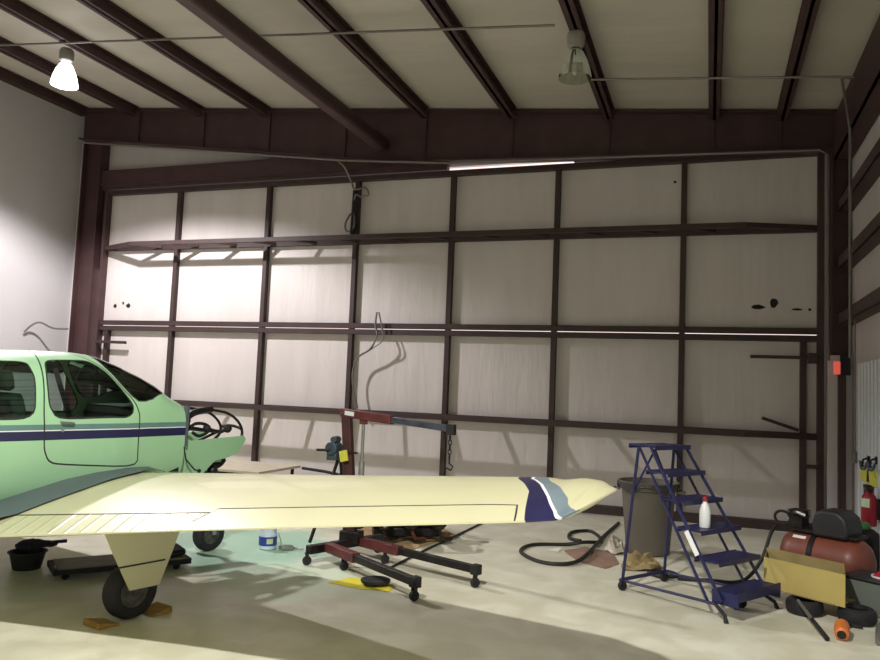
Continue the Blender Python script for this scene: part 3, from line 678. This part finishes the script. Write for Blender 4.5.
# ------------------------------------------------------------------ trash can
TG=mat('grey_brown_plastic',(98,92,82),.6,var=.15,scale=3)
tp=Vector((-.72,10.30,0)); tcn=thing('trash_can',tp,'large round grey plastic trash can behind the blue ladder','trash can')
MB().lathe([(.0,0.0),(.25,0.0),(.27,.02),(.335,.80),(.36,.81),(.365,.86),(.385,.87),(.385,.91),(.365,.915),(.345,.88),(.32,.80),(.26,.05),(.0,.04)],tp,n=36,cap=False).build('body',TG,tcn)
for sg in (-1,1): MB().tube([tp+Vector((sg*.36,-.07,.80)),tp+Vector((sg*.44,-.06,.79)),tp+Vector((sg*.44,.06,.79)),tp+Vector((sg*.36,.07,.80))],.018).build('handle',TG,tcn)
bg=MB(); bg.add([tp+Vector((.40*math.cos(a)*(1 if r else .985),.40*math.sin(a)*(1 if r else .985),.90-r*.07-(.04*math.sin(a*5))*r)) for r in (0,1) for a in [2*PI*i/40 for i in range(40)]],[(i,(i+1)%40,40+(i+1)%40,40+i) for i in range(40)])
bg.build('bin_liner',mat('dark_bin_liner',(52,50,48),.4,bump=.4,scale=15),tcn)
# crumpled clear plastic and brown paper on the floor
def crumple(name,poly,z,amp,m,label,cat,sc=3.0,seed=0,n=22):
    xs_=[p[0] for p in poly]; ys_=[p[1] for p in poly]; cx,cyy=sum(xs_)/len(xs_),sum(ys_)/len(ys_)
    from mathutils import noise
    b=MB()
    vs=[];fs=[];K=len(poly)
    pts=dens(poly,(.08,.08)); K=len(pts); R_=9
    for r in range(R_+1):
        t=r/R_
        for p in pts:
            x=cx+(p[0]-cx)*t; y=cyy+(p[1]-cyy)*t
            h=abs(noise.noise(Vector((x*sc+seed,y*sc,0))))+.5*abs(noise.noise(Vector((x*sc*2.7,y*sc*2.7+seed,3))))
            vs.append((x,y,z+amp*h*(1-.85*t**3)))
    for r in range(R_):
        for i in range(K):
            j=(i+1)%K
            fs.append((r*K+i,r*K+j,(r+1)*K+j,(r+1)*K+i))
    b.add(vs,fs); return tag(b.build(name,m,smooth=25),label,cat)
PAPER=mat('brown_packing_paper',(150,122,104),.85,var=.2,scale=4)
crumple('brown_paper',[(-1.72,9.86),(-1.50,10.25),(-1.12,10.05),(-.98,9.45),(-1.10,9.10),(-1.45,9.32)],.004,.05,PAPER,'sheet of crumpled pinkish brown paper on the floor inside the black hose loop','paper',seed=2)
TAN=mat('tan_packing_paper',(158,138,96),.85,var=.25,scale=5)
crumple('cardboard_scrap',[(-.95,9.32),(-.92,9.82),(-.62,9.85),(-.48,9.45),(-.60,9.20),(-.92,9.12)],.004,.30,TAN,'crumpled tan packing paper on the floor in front of the trash can','paper',seed=9)
PLAS=mat('milky_plastic_film',(186,178,160),.3,var=.2,scale=9,bump=.5)
crumple('plastic_bag',[(-1.25,10.10),(-1.20,10.62),(-1.08,10.72),(-.98,10.0),(-1.08,9.92)],.004,.42,PLAS,'heap of milky plastic film left of the trash can','plastic bag',sc=4.5,seed=5)
crumple('paper_scrap',[(-1.92,9.78),(-1.80,10.04),(-1.745,9.98),(-1.76,9.72)],.004,.03,mat('white_paper',(240,238,226),.7),'small white scrap of paper beside the brown paper on the floor','paper',seed=4)
# hoses and cords
hs=smoothpath([(-1.30,12.3,.02),(-1.36,11.2,.02),(-1.36,10.3,.05),(-1.37,9.55,.06),(-1.45,9.15,.03),(-1.66,8.97,.02),(-1.92,9.06,.02),(-2.18,9.46,.02),(-2.13,9.93,.02),(-1.75,10.18,.02),(-1.52,10.25,.06),(-1.35,10.55,.03),(-1.43,11.0,.02),(-1.62,11.35,.02),(-1.82,11.1,.02),(-1.78,10.65,.02),(-1.60,10.48,.03)])
tag(MB().tube(hs,.024,8).build('air_hose',CABLE),'thick black hose looped on the floor left of the trash can','hose')
tag(MB().tube(smoothpath([(-3.27,7.74,.014),(-3.25,8.9,.014),(-3.2,10.2,.014),(-3.16,11.6,.014)]),.014,6).build('floor_cord',CABLE),'straight black cord on the floor running from the hoist leg toward the door','cord')
tag(MB().tube(smoothpath([(-.30,8.95,.02),(.0,9.0,.03),(.35,9.05,.05),(.55,9.2,.25),(.66,9.3,.55),(.72,9.4,.62)]),.02,7).build('air_hose',CABLE),'dark air hose from behind the ladder up to the rusty compressor','hose')
tag(MB().tube(smoothpath([(-.62,9.05,.03),(-.42,9.2,.03),(-.30,9.05,.03),(-.45,8.92,.03),(-.62,9.05,.03)]),.022,7).build('hose_coil',CABLE),'small loop of black hose on the floor behind the ladder wheels','hose')
# ------------------------------------------------------------------ dismantled engine on its cardboard
ec=Vector((-3.74,9.50,0)); cdb=MB(); cdb.prism([(-4.50,9.35,.003),(-3.95,8.78,.003),(-3.42,8.92,.003),(-3.20,10.0,.003),(-3.7,10.7,.003),(-4.6,10.4,.003)],(0,0,.008))
tag(cdb.build('cardboard_sheet',mat('oil_stained_cardboard',(196,164,118),.85,var=.35,scale=3),smooth=0),'oil-stained flat cardboard sheet under the black engine','cardboard')
en=thing('aircraft_engine',ec,'black greasy aircraft engine lying on cardboard behind the hoist','engine')
ax=Vector((.86,.50,0)); ay=Vector((-.5,.86,0))
def ep(a,b,z): return ec+(ax*a+ay*b+Vector((0,0,z)))*1.25
ck=MB(); ck.bar(ep(-.42,0,.25),ep(.42,0,.25),.26,.28); ck.cyl(ep(.42,0,.27),ep(.56,0,.27),.07); ck.bar(ep(-.56,0,.22),ep(-.42,0,.22),.20,.22); ck.build('crankcase',IRON,en,bevel=.02)
for i in range(3):
    for sg in (-1,1):
        a=-.28+.28*i; q=MB()
        for k in range(7): q.cyl(ep(a,sg*(.14+.035*k),.24),ep(a,sg*(.155+.035*k),.24),.105 if k<6 else .10,n=16)
        q.cyl(ep(a,sg*.12,.24),ep(a,sg*.40,.24),.075,n=16); q.ball(ep(a,sg*.42,.24),.09,8); q.build('cylinder',DARK,en)
        MB().tube(smoothpath([ep(a,sg*.40,.17),ep(a+.05,sg*.36,.08),ep(a+.16,sg*.26,.06)],4),.024,7).build('exhaust_stub',mat('rusty_pipe',(104,58,44),.6,var=.4,scale=12) if i==1 else IRON,en)
sm=MB(); sm.bar(ep(-.35,-.02,.09),ep(.35,-.02,.09),.24,.12); sm.build('oil_sump',IRON,en,bevel=.02)
MB().cyl(ep(-.62,.08,.30),ep(-.50,.08,.30),.06).cyl(ep(-.62,-.09,.30),ep(-.50,-.09,.30),.05).build('magneto',DARK,en)
MB().tube(smoothpath([ep(-.30,-.50,.22),ep(-.1,-.48,.32),ep(.1,-.50,.28),ep(.3,-.46,.33),ep(.42,-.3,.30)]),.03,7).build('intake_tube',ALU,en)
# ------------------------------------------------------------------ small things under and beyond the wing
jp=Vector((-4.95,8.10,0)); jg=thing('plastic_bucket',jp,'small white plastic bucket with a blue label and wire handle beyond the wing','bucket')
JW=mat('translucent_white_plastic',(206,220,232),.35)
jb=MB().lathe([(.085,0),(.10,.01),(.105,.20),(.098,.22),(.10,.235),(.10,.25),(.07,.262)],jp,n=28).build('body',JW,jg)
MB().lathe([(.1035,.05),(.1055,.05),(.108,.155),(.106,.155)],jp,n=28,cap=False).build('blue_label',mat('blue_label',(44,66,150),.45),jb)
lb_=MB(); lb_.add([jp+Vector((.1075*math.cos(a),.1075*math.sin(a),z)) for a in [-1.15+.09*i for i in range(9)] for z in (.075,.135)],[(2*i,2*i+2,2*i+3,2*i+1) for i in range(8)]); lb_.build('pale_label_patch',mat('pale_green_label',(190,206,150),.5),jb)
MB().tube(smoothpath([jp+Vector((.10,-.02,.22)),jp+Vector((.15,-.05,.23)),jp+Vector((.20,-.04,.12)),jp+Vector((.19,-.02,.05))]),.006,6).build('wire_handle',ALU,jg)
lm=MB(); lm.tube(smoothpath([(-4.79,8.12,.03),(-4.76,8.10,.035),(-4.70,8.15,.03),(-4.62,8.22,.02),(-4.55,8.25,.02)]),[.022]*7+[.035]*9+[.012]*9,8)
tag(lm.build('spray_nozzle',ALU),'small grey nozzle lying on the floor right of the bucket','nozzle')
crumple('yellow_cloth',[(-3.60,7.05),(-3.47,7.34),(-3.20,7.36),(-2.93,7.27),(-2.92,7.03),(-3.20,6.98)],.003,.02,mat('yellow_cloth',(222,208,58),.8,var=.12),'flat yellow cloth on the floor under the hoist leg','cloth',seed=1)
tag(MB().lathe([(.0,0.025),(.13,.025),(.15,.04),(.15,.06),(.10,.065),(.0,.06)],(-3.13,7.19,0),n=20,cap=False).build('rubber_pad',DARK),'flat black rubber disc lying on the yellow cloth','pad')
# drain tub, creeper, chocks
tb=thing('drain_tub',(-6.50,6.12,0),'black plastic drain tub on the floor under the aeroplane belly','tub')
t=MB(); t.lathe([(.0,0),(.13,0),(.17,.16),(.185,.165),(.185,.175),(.165,.175),(.125,.02),(.0,.02)],(-6.52,6.10,0),n=28,cap=False); t.build('basin',DARK,tb)
hp=thing('dark_rags',(-6.45,6.18,.16),'heap of dark blue rags spilling over the black drain tub','rags')
r_=MB(); r_.ball((-6.50,6.12,.235),.12,14,(1.2,1.2,.42),jit=.16); r_.ball((-6.40,6.20,.245),.08,12,(1.6,1,.4),jit=.15); r_.bar((-6.42,6.18,.25),(-6.26,6.34,.26),.06,.025); r_.build('rag_heap',mat('navy_rag',(42,40,56),.9,var=.4,scale=12),hp)
cp=thing('mechanic_creeper',(-5.65,6.65,0),'low dark mechanics creeper board on casters behind the near wheel','creeper')
ca=Vector((.60,.80,0)).normalized(); cb=Vector((-.80,.60,0)).normalized(); cc=Vector((-5.68,6.50,.0))
def crp(a,b,z): return cc+ca*a+cb*b+Vector((0,0,z))
MB().bar(crp(-.62,0,.10),crp(.60,0,.10),.46,.035).build('board',mat('grey_brown_vinyl',(136,122,112),.7,var=.2),cp,bevel=.01)
MB().bar(crp(-.66,-.23,.08),crp(.64,-.23,.08),.03,.05).bar(crp(-.66,.23,.08),crp(.64,.23,.08),.03,.05).bar(crp(-.65,-.23,.08),crp(-.65,.23,.08),.03,.05).bar(crp(.63,-.23,.08),crp(.63,.23,.08),.03,.05).build('frame',DARK,cp)
MB().bar(crp(.36,0,.14),crp(.60,0,.17),.36,.06).build('head_pad',DARK,cp,bevel=.02)
for a,b in ((-.55,-.2),(-.55,.2),(.5,-.2),(.5,.2)): caster(tuple(crp(a,b,0))[:2],cp,r=.025,h=.06)
wc=tow((0,1.54,0))
for f,lab in ((.235,'yellow wooden wheel chock ahead of the near main wheel'),(-.235,'yellow wooden wheel chock behind the near main wheel')):
    s1=1 if f>0 else -1
    k=MB(xf=tow); k.prism([(f-s1*.10,1.44,.003),(f+s1*.10,1.44,.003),(f+s1*.10,1.44,.05),(f-s1*.07,1.44,.015)],(0,.22,0)); tag(k.build('wheel_chock',WOOD,bevel=.004,smooth=0),lab,'wheel chock','wheel chocks')
# ------------------------------------------------------------------ work table beyond the nose
tbq=thing('work_table',(-6.95,11.0,0),'long low work table with a beige top beyond the aeroplane nose','table')
MB().bx((-7.95,9.95,.60),(-6.30,11.2,.64)).build('table_top',mat('beige_laminate',(196,186,164),.5),tbq,bevel=.005)
for x in (-7.85,-6.40):
    for y in (10.05,11.1): MB().bx((x-.02,y-.02,0),(x+.02,y+.02,.60)).build('leg',IRON,tbq,smooth=0)
MB().bx((-7.75,10.02,.54),(-6.5,10.05,.595)).build('apron',IRON,tbq,smooth=0)
# ------------------------------------------------------------------ compressor corner
RUST=mat('rust_red_tank_paint',(122,64,48),.45,var=.25,scale=4,coat=.1)
co=thing('air_compressor',(1.2,9.1,0),'rust red horizontal air compressor with a black motor cover by the right wall','air compressor')
ta=Vector((.84,-.54,0)).normalized(); tm=Vector((1.20,9.20,.36)); TR=.26
prof=[(.02,-.47),(.12,-.455),(.20,-.41),(.25,-.34),(TR,-.28),(TR,.28),(.25,.34),(.20,.41),(.12,.455),(.02,.47)]
tk=MB().lathe(prof,tm,ta,32).build('tank',RUST,co)
MB().lathe([(TR+.004,-.10),(TR+.012,-.09),(TR+.012,-.05),(TR+.004,-.04)],tm,ta,32,cap=False).build('tank_strap',IRON,tk)
def cq(a,b,z): s_=Vector((-ta.y,ta.x,0)); return tm+ta*a+s_*b+Vector((0,0,z-.36))
lbp=MB(); lbp.add([cq(x,-(TR+.003)*math.sin(t),.36+(TR+.003)*math.cos(t)) for x in (-.28,-.14) for t in [.62+.05*i for i in range(4)]],[(i,i+1,5+i,4+i) for i in range(3)]); lbp.build('white_label',WHITE,tk,recalc=False)
PBLK=mat('black_motor_plastic',(38,37,40),.5,var=.2)
mc=MB(); prof2=[(-.16,.60),(-.17,.72),(-.14,.84),(-.08,.88),(.10,.88),(.18,.82),(.21,.72),(.20,.60)]
mc.prism([cq(a+.09,-.18,z) for a,z in prof2],tuple(Vector((-ta.y,ta.x,0))*.36)); mc.build('motor_cover',PBLK,co,bevel=.03)
MB().bar(cq(-.36,0,.63),cq(.36,0,.63),.30,.03).build('deck_plate',IRON,co)
pm=MB(); pm.box(cq(-.30,0,.70),(.14,.16,.14),rz=-.57); 
for k in range(5): pm.box(cq(-.30,0,.75+.018*k),(.17,.19,.008),rz=-.57)
pm.build('pump_head',IRON,co)
MB().tube([cq(-.46+.09*math.cos(t),-.05,.72+.07*math.sin(t)) for t in [2*PI*i/16 for i in range(16)]],.016,7,closed=True).build('hose_loop',DARK,co)
MB().tube([cq(-.30,-.1,.80),cq(-.22,-.18,.82),cq(-.12,-.2,.80)],.02).build('air_pipe',CHROME,co)
for a in (-.30,.32):
    [MB().bar(cq(a,g*.18,.0),cq(a,g*.10,.16),.10,.03).build('foot',IRON,co,smooth=0) for g in (-1,1)]
tag(MB().tube([(1.60+.10*math.cos(t)*(1-.02*i/10),9.75+.10*math.sin(t),.64+.010*(i/16)) for i,t in enumerate([2*PI*i/16 for i in range(52)])],.022,6).build('green_hose',mat('green_hose',(56,120,62),.5)),'coil of green hose behind the compressor motor','hose')
tag(MB().bx((1.42,9.6,0),(1.78,9.92,.61)).build('steel_cabinet',IRON,bevel=.03),'dark steel cabinet on the floor behind the compressor','cabinet')
# tyres with the open cardboard box resting on them
def tyre(p,lab,R=.165):
    o=thing('tyre_casing',p,lab,'tyre','tyres under the cardboard box'); q=Vector(p)
    MB().lathe([(R*.55,.01),(R*.8,0),(R*.95,.02),(R,.05),(R,.09),(R*.95,.12),(R*.8,.14),(R*.55,.13),(R*.5,.07),(R*.55,.01)],q,n=32,cap=False).build('tread',RUBBER,o)
    MB().lathe([(.03,.05),(R*.30,.05),(R*.54,.03),(R*.54,.11),(R*.30,.09),(.03,.09)],q,n=24).build('rim',IRON,o)
tyre((.88,8.20,0),'small black tyre lying flat under the left end of the cardboard box'); tyre((1.31,8.10,0),'small black tyre lying flat at the right end of the cardboard box')
ba=Vector((.51,-.37,0)).normalized(); bn=Vector((.13,.99,0)).normalized(); bo_=Vector((.54,8.46,.148)); LW,DW,HB=.81,.38,.295
bxo=thing('cardboard_box',bo_,'open empty cardboard box resting on black tyres beside the ladder','box')
def q(a,b,z): return bo_+ba*a+bn*b+Vector((0,0,z))
CARD2=mat('yellow_brown_cardboard',(182,164,98),.85,var=.1,scale=3)
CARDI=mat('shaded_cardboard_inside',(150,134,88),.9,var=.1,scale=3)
MB().bar(q(0,0,HB/2),q(LW,0,HB/2),.006,HB).build('front_panel',CARD2,bxo,smooth=0)
MB().bar(q(0,DW,HB/2+.015),q(LW,DW,HB/2+.015),.006,HB+.03).build('back_panel',CARDI,bxo,smooth=0)
for a in (.003,LW-.003): MB().bar(q(a,0,HB/2),q(a,DW,HB/2),.006,HB).build('side_panel',CARDI,bxo,smooth=0)
MB().bar(q(0,DW/2,.004),q(LW,DW/2,.004),DW,.006).build('bottom_panel',CARDI,bxo,smooth=0)
# grey tote, red can, tools
tt=thing('grey_tote',(1.55,8.28,0),'grey green plastic tote with a dark lid at the right of the cardboard box','tote')
GT=mat('grey_green_plastic',(112,120,112),.5,var=.1)
tx=Vector((.80,-.60,0)); ty=Vector((.6,.8,0)); t0=Vector((1.52,8.52,0))
def tq(a,b,z): return t0+tx*a+ty*b+Vector((0,0,z))
tb_=MB(); bq_=[tq(-.16,-.15,.01),tq(.16,-.15,.01),tq(.16,.15,.01),tq(-.16,.15,.01)]; tq_=[tq(-.20,-.19,.33),tq(.20,-.19,.33),tq(.20,.19,.33),tq(-.20,.19,.33)]
tb_.add(bq_+tq_,[(3,2,1,0),(4,5,6,7),(0,1,5,4),(1,2,6,5),(2,3,7,6),(3,0,4,7)]); tb_.build('bin',GT,tt,bevel=.012)
MB().bar(tq(-.22,0,.345),tq(.22,0,.345),.42,.03).build('lid',PBLK,tt,bevel=.01)
rc=thing('plastic_funnel',(1.62,8.62,.36),'red plastic funnel with a white rim on the grey tote','funnel')
MB().lathe([(.02,.09),(.03,.07),(.085,.02),(.10,.012)],(1.60,8.46,.362),n=20).build('cone',mat('red_plastic',(176,36,50),.45),rc)
MB().lathe([(.10,.0),(.112,.0),(.112,.014),(.10,.014)],(1.60,8.46,.362),n=20).build('rim',WHITE,rc)
rd=thing('hand_tool',(.9,7.65,0),'long grey handled tool with a black end leaning off the box to the floor','tool')
MB().tube([(.80,7.98,.165),(.90,7.62,.075)],.014).build('shaft',ALU,rd); MB().tube([(.885,7.67,.088),(.965,7.345,.022)],[.018,.022]).build('grip',DARK,rd)
og=thing('orange_plug',(1.06,7.55,0),'bright orange cord connector on the floor in front of the tyre','plug')
OR=mat('orange_plastic',(206,112,48),.5)
MB().lathe([(.035,-.13),(.055,-.115),(.062,.0),(.058,.08),(.04,.13),(.02,.145)],(1.10,7.52,.075),(.15,.95,.12),20).build('plug_body',OR,og)
MB().lathe([(.036,-.134),(.036,-.128),(.0,-.128)],(1.10,7.52,.075),(.15,.95,.12),16).build('socket_face',DARK,og)
MB().tube(smoothpath([(1.122,7.66,.09),(1.15,7.76,.07),(1.20,7.84,.06),(1.23,7.90,.02),(1.32,7.88,.02)]),.014,7).build('plug_lead',DARK,og)
# dark hose trailing at the right edge
tag(MB().tube(smoothpath([(1.36,7.42,.025),(1.40,7.65,.025),(1.44,7.85,.03),(1.50,8.0,.03),(1.72,8.1,.03)]),.025,7).build('grey_hose',mat('grey_hose',(108,104,98),.6)),'grey hose on the floor at the right edge of the photo','hose')
# ------------------------------------------------------------------ right wall fittings
WX=1.90
fx=thing('fire_extinguisher',(1.80,10.35,.58),'dark red fire extinguisher hung on the white liner wall','fire extinguisher')
FR_=mat('extinguisher_red',(146,26,44),.35)
fo_=MB().lathe([(.0,0),(.075,0),(.085,.02),(.085,.30),(.07,.35),(.035,.385),(.03,.40)],(1.80,10.35,.58),n=24,cap=False).build('cylinder',FR_,fx)
MB().bx((1.775,10.30,.98),(1.825,10.40,1.01)).bx((1.77,10.22,1.01),(1.83,10.40,1.03)).build('valve_lever',DARK,fx)
MB().tube(smoothpath([(1.80,10.40,.98),(1.78,10.50,.93),(1.775,10.49,.78),(1.78,10.46,.68)]),.014).build('discharge_hose',DARK,fx)
la=MB(); la.add([(1.80+.0865*math.cos(t),10.35+.0865*math.sin(t),z) for t in [3.3+.12*i for i in range(12)] for z in (.80,.90)],[(2*i,2*i+2,2*i+3,2*i+1) for i in range(11)]); la.build('pale_label',mat('pale_green_paper',(196,214,178),.6),fo_)
MB().bx((1.865,10.31,.66),(1.93,10.39,.90)).build('wall_bracket',IRON,fx)
sg_=thing('yellow_sign',(1.895,10.85,1.12),'small yellow sign with a black mark above the fire extinguisher','sign')
MB().bx((1.890,10.55,1.02),(1.93,11.45,1.21)).build('sign_plate',mat('yellow_sign_plate',(226,222,84),.5),sg_,smooth=0)
MB().prism([(1.887,11.02,1.04),(1.887,10.84,1.04),(1.887,10.90,1.19),(1.887,10.96,1.19)],(.002,0,0)).build('black_mark',DARK,sg_,smooth=0)
rbx=thing('red_box',(1.86,11.2,.7),'flat dark red box on the liner wall left of the extinguisher','box')
MB().bx((1.84,10.72,.78),(1.93,10.95,.99)).build('case',mat('dark_red_case',(110,26,42),.5),rbx,bevel=.01); MB().bx((1.835,10.74,.98),(1.90,10.93,1.01)).build('top_edge',DARK,rbx)
for (y,z,l) in ((10.95,1.30,'black hook with dangling clip above the yellow sign'),(10.45,1.33,'grey blue cable hook at the right edge above the sign')):
    hkq=thing('wall_hook',(1.88,y,z),l,'hook','hooks on the liner wall')
    MB().bx((1.885,y-.03,z-.03),(1.93,y+.03,z+.06)).build('hook_plate',IRON,hkq); MB().tube(smoothpath([(1.885,y,z+.03),(1.84,y,z+.01),(1.83,y,z-.05),(1.86,y,z-.08)]),.012).build('hook_arm',IRON,hkq)
    MB().tube(smoothpath([(1.84,y,z-.02),(1.83,y+.09,z-.06),(1.83,y+.16,z-.02),(1.83,y+.05,z-.10),(1.84,y-.1,z-.09),(1.84,y-.22,z-.02)]),.017,6).build('cable_loop',mat('grey_blue_cable',(84,88,104),.6),hkq)
swb=thing('switch_box',(1.88,11.9,1.25),'grey electrical switch box on the wall beside the corner post','switch box')
MB().bx((1.87,11.86,1.20),(1.925,11.95,1.36)).build('box_body',PIPE,swb,bevel=.008); MB().cyl((1.90,11.905,1.36),(1.90,11.905,3.3),.012).build('riser_pipe',PIPE,swb)
# red warning light and its box
wl=thing('warning_light',(1.79,12.5,2.5),'small glowing red light box on the dark post top','light')
MB().bx((1.715,12.44,2.43),(1.80,12.52,2.62)).build('lens',mat('glowing_red_lens',(232,96,84),.4,emit=.55),wl,bevel=.012); MB().bx((1.80,12.43,2.42),(1.93,12.52,2.72)).build('back_box',DARK,wl,bevel=.008)
# ------------------------------------------------------------------ conduits and cables
def cz(x): return roof(x)-.235
tag(MB().tube([(-12.6,9.2,cz(-12.6)),(-8,9.2,cz(-8)),(-1.90,9.2,cz(-1.90))],.018,8).build('conduit_pipe',PIPE),'thin grey conduit strung below the purlins between the two lamps','conduit','conduits')
tag(MB().tube(smoothpath([(-1.70,10.95,cz(-1.7)),(1.5,10.95,cz(1.5)),(1.60,10.97,cz(1.60)-.02)],3)+[Vector((1.70,11.0,5.6)),Vector((1.70,11.0,4.9)),Vector((1.70,11.0,2.6))],.018,8).build('conduit_pipe',PIPE),'thin grey conduit from the unlit lamp to the right wall and down','conduit','conduits')
tag(MB().tube([(-12.9,12.62,6.98),(-6.66,12.66,6.21),(-4.5,12.68,6.03),(1.55,12.68,5.865),(1.655,12.68,5.78),(1.665,12.66,3.0),(1.665,12.6,2.64)],.02,8).build('conduit_pipe',PIPE),'grey conduit along the rafter underside and down beside the right column','conduit','conduits')
hc=thing('hanging_cable',(-6.45,12.9,6.2),'tangle of thin grey cable hanging from the conduit at the third door bar','cable','door cables')
MB().tube(smoothpath([(-6.69,12.66,6.20),(-6.60,12.8,6.10),(-6.50,12.9,5.85),(-6.42,12.9,5.70),(-6.20,12.9,5.72),(-6.13,12.9,5.58),(-6.28,12.9,5.55),(-6.40,12.92,5.60),(-6.45,12.94,5.40),(-6.42,12.94,5.0),(-6.56,12.94,4.9),(-6.60,12.93,5.05),(-6.50,12.94,5.25)]),.018,7).build('cable_run',PIPE,hc)
MB().tube(smoothpath([(-6.44,12.96,5.7),(-6.45,12.96,5.3),(-6.46,12.96,4.85)]),.045,7).build('cable_bundle',DARK,hc)
lcb=thing('hanging_cable',(-6.1,12.9,2.9),'grey cable drooping off the hinge rail above the engine hoist','cable','door cables')
MB().tube(smoothpath([(-5.84,12.9,3.35),(-5.85,12.88,3.12),(-5.80,12.86,2.90),(-5.95,12.9,2.66),(-6.20,12.92,2.50),(-6.29,12.94,2.25),(-6.28,12.94,2.0),(-6.22,12.94,1.76),(-6.16,12.94,1.55)]),.018,7).build('cable_run',PIPE,lcb)
MB().tube(smoothpath([(-5.80,12.9,3.35),(-5.72,12.9,3.05),(-5.68,12.88,2.84),(-5.86,12.9,2.70),(-6.15,12.92,2.53)]),.014,7).build('cable_run',PIPE,lcb)
tag(MB().tube(smoothpath([(-12.9,12.66,2.93),(-13.05,12.4,2.92),(-13.2,12.2,3.02),(-13.32,12.1,2.95),(-13.40,12.0,2.80)]),.02,7).build('loose_wire',PIPE),'short bent grey wire sticking out left of the red brown column','wire')
# ------------------------------------------------------------------ lamps
def lamp(p,lab,lit,tilt=0.0):
    x,y,z=p; o=thing('high_bay_lamp',p,lab,'ceiling lamp','high bay lamps'); rz=cz(x)
    MB().cyl((x,y,z+.42),(x,y,rz+.032),.012).build('hanger',PIPE,o)
    MB().lathe([(.07,.22),(.105,.24),(.115,.30),(.115,.40),(.09,.44),(.03,.45)],(x,y,z),n=24).build('ballast_housing',mat('grey_lamp_housing',(150,146,138),.4) ,o)
    MB().lathe([(.055,.10),(.06,.22),(.065,.23)],(x,y,z),n=20).build('lamp_socket',DARK if not lit else WHITE,o)
    sh=MB(); n=28; prof=[(.07,.20),(.10,.17),(.15,.07),(.185,-.04),(.205,-.14),(.21,-.18)]
    for i,(r,h) in enumerate(prof): sh.v+= [Vector((x+r*(1+.02*(-1)**j)*math.cos(2*PI*j/n),y+r*(1+.02*(-1)**j)*math.sin(2*PI*j/n),z+h)) for j in range(n)]
    for i in range(len(prof)-1):
        for j in range(n): sh.f.append([i*n+j,i*n+(j+1)%n,(i+1)*n+(j+1)%n,(i+1)*n+j]); sh.m.append(0)
    sh.build('glass_reflector',LITG if lit else CLEARG,o,smooth=0,recalc=False)
    MB().lathe([(.01,.10),(.03,.08),(.045,-.02),(.045,-.08),(.02,-.13),(.0,-.135)],(x,y,z),n=16).build('bulb',BULB if lit else mat('clear_bulb',(196,196,186),.1),o)
BULB=mat('glowing_bulb',(255,250,255),.5,emit=45)
LITG=mat('glowing_prismatic_glass',(250,246,255),.3,emit=5.0)
lamp((-10.17,9.5,6.93),'lit high bay lamp glowing white at upper left','lit')
lamp((-1.68,9.5,6.20),'unlit clear glass high bay lamp hanging at upper right',False)
def spot(nm,loc,e,r=.12,col=(1,.96,.92),ang=150,blend=.25):
    l=bpy.data.lights.new(nm,'SPOT'); l.energy=e; l.shadow_soft_size=r; l.color=col; l.spot_size=math.radians(ang); l.spot_blend=blend
    o=bpy.data.objects.new(nm,l); o.location=loc; COL.objects.link(o)
spot('lamp_light_left',(-10.17,9.5,6.74),1900,.12,(1,.95,.98),142,.35)
spot('lamp_light_near',(-2.0,1.1,6.2),2350,.10,(1,.975,.92),138,.4)
spot('lamp_light_near_left',(-10.2,2.3,6.9),150,.14,(1,.98,.92),150,.3)
# ------------------------------------------------------------------ daylight outside
wd=bpy.data.worlds.new('daylight'); SC.world=wd; wd.use_nodes=True; bgn=wd.node_tree.nodes['Background']; bgn.inputs['Color'].default_value=(1.0,.86,.80,1); bgn.inputs['Strength'].default_value=1.3
SC.view_settings.view_transform='Standard'; SC.view_settings.look='None'; SC.view_settings.exposure=0.0
SC.cycles.use_denoising=True
SC.cycles.max_bounces=8; SC.cycles.diffuse_bounces=5
